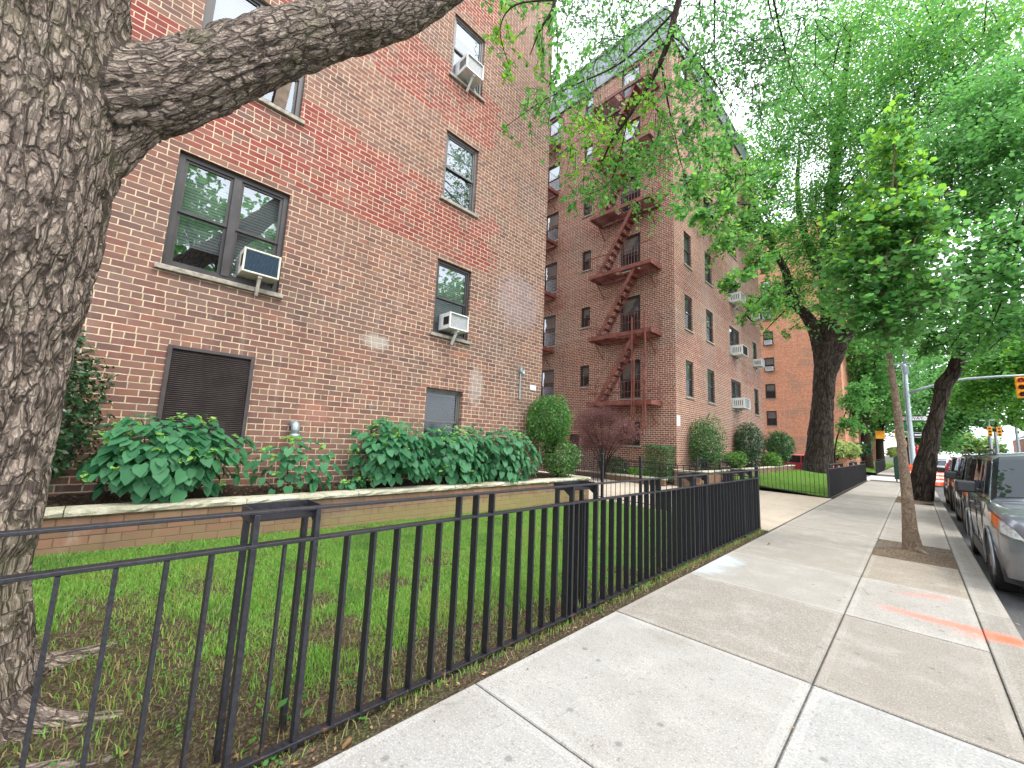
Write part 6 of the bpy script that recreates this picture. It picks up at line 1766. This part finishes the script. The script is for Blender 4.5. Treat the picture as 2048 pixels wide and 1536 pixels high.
def hydrangea(label, c, r, n, ls=.115, tips=30, front=.0):
    c = np.array(c, float); r = np.array(r, float)
    t = empty('hydrangea', (c[0], c[1], c[2] - r[2]), label, 'shrub', 'broad leaved shrubs in the planter')
    d = norm(RNG.normal(0, 1, (n, 3)) + np.array((.55, 0, .35))); d = d[d[:, 2] > -.75]
    lump = 1 + .22 * (vnoise(d[:, 1] * 2.2 + c[1], d[:, 2] * 2.2 + d[:, 0], 1.5, 4) - .5) * 2
    q = 1 - .55 * RNG.uniform(0, 1, len(d)) ** 1.8
    P = c + d * r * (lump * q)[:, None]
    P[:, 0] = np.maximum(P[:, 0], FX + .07)
    out = norm(d * np.array((1, 1, .55)) + np.array((.25, 0, .1)))
    N = norm(d * .8 + np.array((.35, 0, .75)))
    T = out + np.array((0, 0, -.55))
    sz = ls * (1.0 - .25 * (d[:, 2] > .6)) * np.where(RNG.uniform(0, 1, len(d)) < .25, .7, 1.0)
    scatter('foliage', P, sz, MAT['leaf_hydrangea'], 'heart', t, N=N * 1.3, upw=.15, jit=.42, T=T * 1.4, sj=.28, tj=.6)
    # young pale tips
    d2 = norm(RNG.normal(0, 1, (tips, 3)) + np.array((.6, 0, .8))); P2 = c + d2 * r * .97
    P2[:, 0] = np.maximum(P2[:, 0], FX + .08)
    P2 = np.repeat(P2, 5, 0) + RNG.normal(0, .012, (tips * 5, 3))
    scatter('young_foliage', P2, .050, MAT['leaf_tip'], 'heart', t, upw=.9, jit=.7)
    mb = MB()
    for i in range(max(10, n // 14)):
        e = P[RNG.integers(len(P))]; b = np.array((c[0] + RNG.uniform(-.1, .1), c[1] + RNG.uniform(-.25, .25) * r[1], c[2] - r[2] - .1))
        mb.tube([b, lerp(b, e, .5) + (0, 0, .05), e], [.009, .007, .004], 5)
    mb.build('stem', MAT['bark_twig'], t, smooth=True)
hydrangea('large dark green broad leaved shrub under the louvre, leftmost in the planter', (-5.98, .56, 1.12), (.44, .72, .52), 560, .125, 30)
hydrangea('small sparse broad leaved shrub beside the grey elbow pipe', (-5.98, 1.86, 1.0), (.30, .50, .44), 150, .105, 16)
hydrangea('dense broad leaved shrub left of the basement window', (-5.98, 3.30, 1.18), (.46, .72, .58), 640, .125, 26)
hydrangea('dense broad leaved shrub under the basement window', (-5.98, 4.55, 1.14), (.46, .84, .56), 680, .122, 30)
hydrangea('dense broad leaved shrub next to the round bush at the building corner', (-5.95, 5.85, 1.12), (.44, .78, .56), 600, .12, 24)
hydrangea('very small leafy plant alone on the mulch between the bigger shrubs', (-5.9, 2.62, .72), (.14, .2, .12), 26, .08, 4)
shrub('holly', 'dark glossy upright holly between the big trunk and the brick wall', (-6.02, -.52, 1.62), (.36, .52, .80), 4200, .060, MAT['leaf_holly'], lump=.2)
shrub('round_bush', 'rounded light green bush at the corner of the near building', (-6.0, 7.28, 1.98), (.50, .62, .62), 7500, .055, [MAT['leaf_box'], MAT['leaf_ginkgo'], MAT['leaf_box']], lump=.16)
shrub('round_bush', 'looser lower green bush growing under the rounded light green one', (-5.9, 7.6, 1.12), (.44, .55, .45), 3200, .055, MAT['leaf_box'], lump=.25)
for px, py, rx, rz_, Xp, lab, m_ in ((1412, 888, 34, 56, -5.85, 'tall clipped bush nearest the court building corner', [MAT['leaf_box'], MAT['leaf_holly'], MAT['leaf_deep']]), (1497, 890, 31, 46, -5.85, 'darker clipped round bush, middle one along the court building', [MAT['leaf_holly']]), (1560, 893, 27, 31, -5.7, 'clipped round bush standing before the orange wall and red car', [MAT['leaf_box'], MAT['leaf_holly']])):
    c = at_x(px, py, Xp); s = depth_of(c) / FPX
    shrub('round_bush', lab, c, (rx * s * .95, rx * s, rz_ * s), 6500, .075 * (c[1] / 18) ** .6, m_, lump=.19, shell=.5, group='clipped bushes along the court building')
for px, py, rx, rz_, lab in ((1469, 920, 20, 15, 'low lime green bush between two tall clipped bushes'), (1541, 921, 18, 14, 'low lime green bush at the far end beside the last round bush')):
    c = at_x(px, py, -5.75); s = depth_of(c) / FPX
    shrub('lime_bush', lab, c, (rx * s, rx * s, rz_ * s), 2600, .09, [MAT['leaf_lime'], MAT['leaf_box']], lump=.3, shell=.5)
# clipped box
c = np.array((-6.85, 14.85, .88)); t = empty('box_hedge', (c[0], c[1], .28), 'square clipped box hedge at the court building corner', 'hedge')
n = 6500; q = RNG.uniform(-1, 1, (n, 3)); ax = RNG.integers(0, 3, n); sg = RNG.choice([-1, 1], n)
for i in range(3):
    k = ax == i; q[k, i] = sg[k] * RNG.uniform(.86, 1.03, k.sum())
P = c + q * np.array((.46, .38, .60)) * (1 + .06 * (vnoise(q[:, 0] * 3 + q[:, 2], q[:, 1] * 3 + q[:, 2] * 2, 1.3, 2)[:, None] - .5) * 2)
scatter('foliage', P, .048, [MAT['leaf_box'], MAT['leaf_holly']], 'oval', t, N=q * .4, upw=.3, mi=RNG.choice(2, n))
mb = MB(); mb.tube([(c[0], c[1], .2), (c[0], c[1], .9)], .03, 6); mb.build('stem', MAT['bark_twig'], t)
shrub('round_bush', 'dark low bush behind the court railing near the steps', (-8.6, 14.6, .55), (.6, .4, .45), 2600, .06, MAT['leaf_holly'])
shrub('ground_plant', 'low pale leafy plants in the low court planter', (-7.7, 14.75, .42), (.45, .28, .2), 1200, .06, MAT['leaf_lime'], stem=False, cat='plant')
# purple maple
t = empty('japanese_maple', (-8.9, 14.2, .1), 'feathery purple Japanese maple under the lowest fire escape platform', 'tree')
cl = []
for px, py, r in ((1165, 850, 24), (1180, 830, 22), (1200, 828, 24), (1225, 832, 24), (1250, 850, 24), (1262, 870, 18), (1190, 870, 24), (1220, 868, 24), (1172, 885, 18), (1205, 892, 16), (1242, 880, 16)):
    cl.append(ck(px, py, 14.0 + RNG.uniform(-.5, .4), r, r * .55, 1))
P, D, tw = crown_pts(cl, 15000, 12, 1.0, -.2, .14)
scatter('crown', P, .055, MAT['leaf_maple'], 'oval', t, upw=.7, T=D + np.array((0, 0, -.6)))
mb = MB()
b = np.array((-8.9, 14.2, -.05))
for cc, r, w in cl: q, rr = smooth_path([b, b + (cc - b) * np.array((.25, .25, .5)), cc * .8 + b * .2 + (0, 0, .2), cc], [.035, .025, .012, .005], 4); mb.tube(q, rr, 6)
mb.build('trunk', MAT['bark_twig'], t, smooth=True)
# pale shrubs over the side street
for px, py, r, Y, lab in ((1672, 898, 20, 45.5, 'pale flowering bush across the side street, nearest the big trunk'), (1700, 900, 17, 46.5, 'pale flowering bush across the side street, right of the other'), (1722, 898, 14, 48, 'dark rounded bush at the foot of the brown buildings'), (1790, 905, 12, 60, 'low light green bush far behind the slim trunk')):
    c = at_y(px, py, Y); s = depth_of(c) / FPX
    shrub('flowering_bush', lab, (c[0], c[1], max(c[2], r * s * .9)), (r * s, r * s, r * s * .9), 2200, .2, MAT['leaf_holly'] if 'dark' in lab else MAT['leaf_pale'], lump=.25)

# small weeds along the near fence, fallen leaves
wp = []; 
for i in range(46):
    y = RNG.uniform(-.4, 8.6); x = RNG.choice([RNG.uniform(-2.16, -2.06), RNG.uniform(-2.9, -2.25)])
    if y < 2.5 and RNG.uniform() < .6: x = RNG.uniform(-3.3, -2.2)
    k = RNG.integers(6, 14); p = np.array((x, y, gz(x, y) + .02)) + RNG.normal(0, 1, (k, 3)) * np.array((.03, .03, .018)); wp.append(p)
for i in range(70):
    x, y = RNG.uniform(-5.3, -2.6), RNG.uniform(-.2, 8.6); k = RNG.integers(8, 26)
    q = np.stack([x + RNG.normal(0, .08, k), y + RNG.normal(0, .08, k)], 1); wp.append(np.stack([q[:, 0], q[:, 1], lz1(q[:, 0], q[:, 1]) + RNG.uniform(.02, .04, k)], 1))
o = scatter('weeds', np.concatenate(wp), .018, MAT['leaf_ginkgo'], 'lobed', None, upw=1.2, jit=.5); tag(o, 'small round leaved weeds and clover scattered over the near lawn and fence foot', 'weeds', kind='stuff')
t = empty('broadleaf_weed', (-2.28, .86, 0), 'leafy weed with long pointed leaves at the foot of the near fence', 'plant')
P = np.array([(-2.3, .62 + .02 * i, .06 + .05 * (i % 4)) for i in range(14)]) + RNG.normal(0, .03, (14, 3))
scatter('foliage', P, .06, MAT['leaf_ginkgo'], 'oval', t, upw=.8, jit=.8)
n = 420; x = np.where(RNG.uniform(0, 1, n) < .6, RNG.uniform(-2.17, -2.03, n), RNG.uniform(-3.2, -2.2, n)); y = RNG.uniform(-.5, 9, n)
P = np.stack([x, y, lz1(x, y) + .008], 1)
o = scatter('leaf_litter', P, .028, MAT['leaf_litter'], 'oval', None, upw=2.0, jit=.5); tag(o, 'dry leaf bits and straw on the dirt strip by the fence', 'leaf litter', kind='stuff')
n = 500; x = RNG.uniform(FX + .1, -5.85, n); y = RNG.uniform(-1, 8, n)
o = scatter('leaf_litter', np.stack([x, y, .62 + (-5.8 - x) * .2], 1), .035, MAT['leaf_litter'], 'oval', None, upw=1.6, jit=.7); tag(o, 'bark chips and dry leaves on the mulch of the long planter', 'leaf litter', kind='stuff')
for i, (px, py, s, lab) in enumerate(((705, 1475, .055, 'curled dry brown leaf by the corner of the nearest pale slab'), (1335, 1165, .04, 'dry straw coloured leaf lying at the slab edge by the middle of the fence'), (1535, 1088, .05, 'dry leaf on the walk just past the fence end'))):
    p = at_z(px, py, .012)
    o = scatter('fallen_leaf', np.array([p]), s, MAT['leaf_litter'], 'lobed', None, upw=1.0, jit=.5); tag(o, lab, 'leaf', 'fallen leaves')
n = 170; x = np.where(RNG.uniform(0, 1, n) < .5, RNG.choice([-2.0, -.575, .32], n) + RNG.normal(0, .05, n), RNG.uniform(-2, .3, n)); y = 1.0 + 17 * RNG.uniform(0, 1, n) ** 1.5
o = scatter('leaf_litter', np.stack([x, y, np.full(n, .008)], 1), .016, MAT['leaf_litter'], 'oval', None, upw=2, jit=.4); tag(o, 'tiny dry leaf scraps scattered on the sidewalk slabs', 'leaf litter', kind='stuff')
n = 90; x = RNG.uniform(.6, .95, n); y = RNG.uniform(3, 28, n)
o = scatter('leaf_litter', np.stack([x, y, np.full(n, ROAD_Z + .008)], 1), .04, MAT['leaf_litter'], 'oval', None, upw=2, jit=.4); tag(o, 'scraps and dry leaves in the gutter by the kerb', 'leaf litter', kind='stuff')

# the fine branches belong to their crown: one mesh each
for t in [o for o in COL.objects if o.type == 'EMPTY' and o.get('category') == 'tree']:
    cr = [c for c in t.children if c.name.split('.')[0] == 'crown']
    br = [c for c in t.children if c.name.split('.')[0] in ('branchwork', 'twigwork')]
    if cr and (br or len(cr) > 1):
        with bpy.context.temp_override(active_object=cr[0], object=cr[0], selected_objects=cr + br, selected_editable_objects=cr + br):
            bpy.ops.object.join()

# ---------------------------------------------------------------- light
w = bpy.data.worlds.new('World'); sc.world = w; w.use_nodes = True
nt = w.node_tree; bg = nt.nodes['Background']
SUN_EL, SUN_AZ = R(58), R(70)          # azimuth from +Y towards +X
sky = nt.nodes.new('ShaderNodeTexSky'); sky.sky_type = 'NISHITA'; sky.sun_disc = False
sky.sun_elevation = SUN_EL; sky.sun_rotation = SUN_AZ; sky.dust_density = 4; sky.air_density = 1
tc = nt.nodes.new('ShaderNodeTexCoord')
nz = nt.nodes.new('ShaderNodeTexNoise'); nz.inputs['Scale'].default_value = 2.2; nz.inputs['Detail'].default_value = 6; nz.inputs['Roughness'].default_value = .6
nt.links.new(tc.outputs['Generated'], nz.inputs['Vector'])
mr = nt.nodes.new('ShaderNodeMapRange'); mr.inputs[1].default_value = .3; mr.inputs[2].default_value = .7; mr.inputs[3].default_value = .82; mr.inputs[4].default_value = 1.0
nt.links.new(nz.outputs[0], mr.inputs[0])
mx = nt.nodes.new('ShaderNodeMix'); mx.data_type = 'RGBA'
nt.links.new(mr.outputs[0], mx.inputs['Factor']); nt.links.new(sky.outputs[0], mx.inputs[6]); mx.inputs[7].default_value = (9.4, 9.9, 10.6, 1)
nt.links.new(mx.outputs[2], bg.inputs[0]); bg.inputs[1].default_value = .12
sd = bpy.data.lights.new('sun', 'SUN'); so = bpy.data.objects.new('sun', sd); COL.objects.link(so)
sd.energy = 1.2; sd.angle = R(22); sd.color = (1, .95, .88)
dv = Vector((math.cos(SUN_EL) * math.sin(SUN_AZ), math.cos(SUN_EL) * math.cos(SUN_AZ), math.sin(SUN_EL)))
so.rotation_euler = dv.to_track_quat('Z', 'Y').to_euler()
vs = sc.view_settings; sc.display_settings.display_device = 'sRGB'
vs.view_transform = 'Standard'; vs.look = 'None'; vs.gamma = 1; vs.use_curve_mapping = False; vs.exposure = 1.6
sc.cycles.max_bounces = 8; sc.cycles.transparent_max_bounces = 12; sc.cycles.use_denoising = True
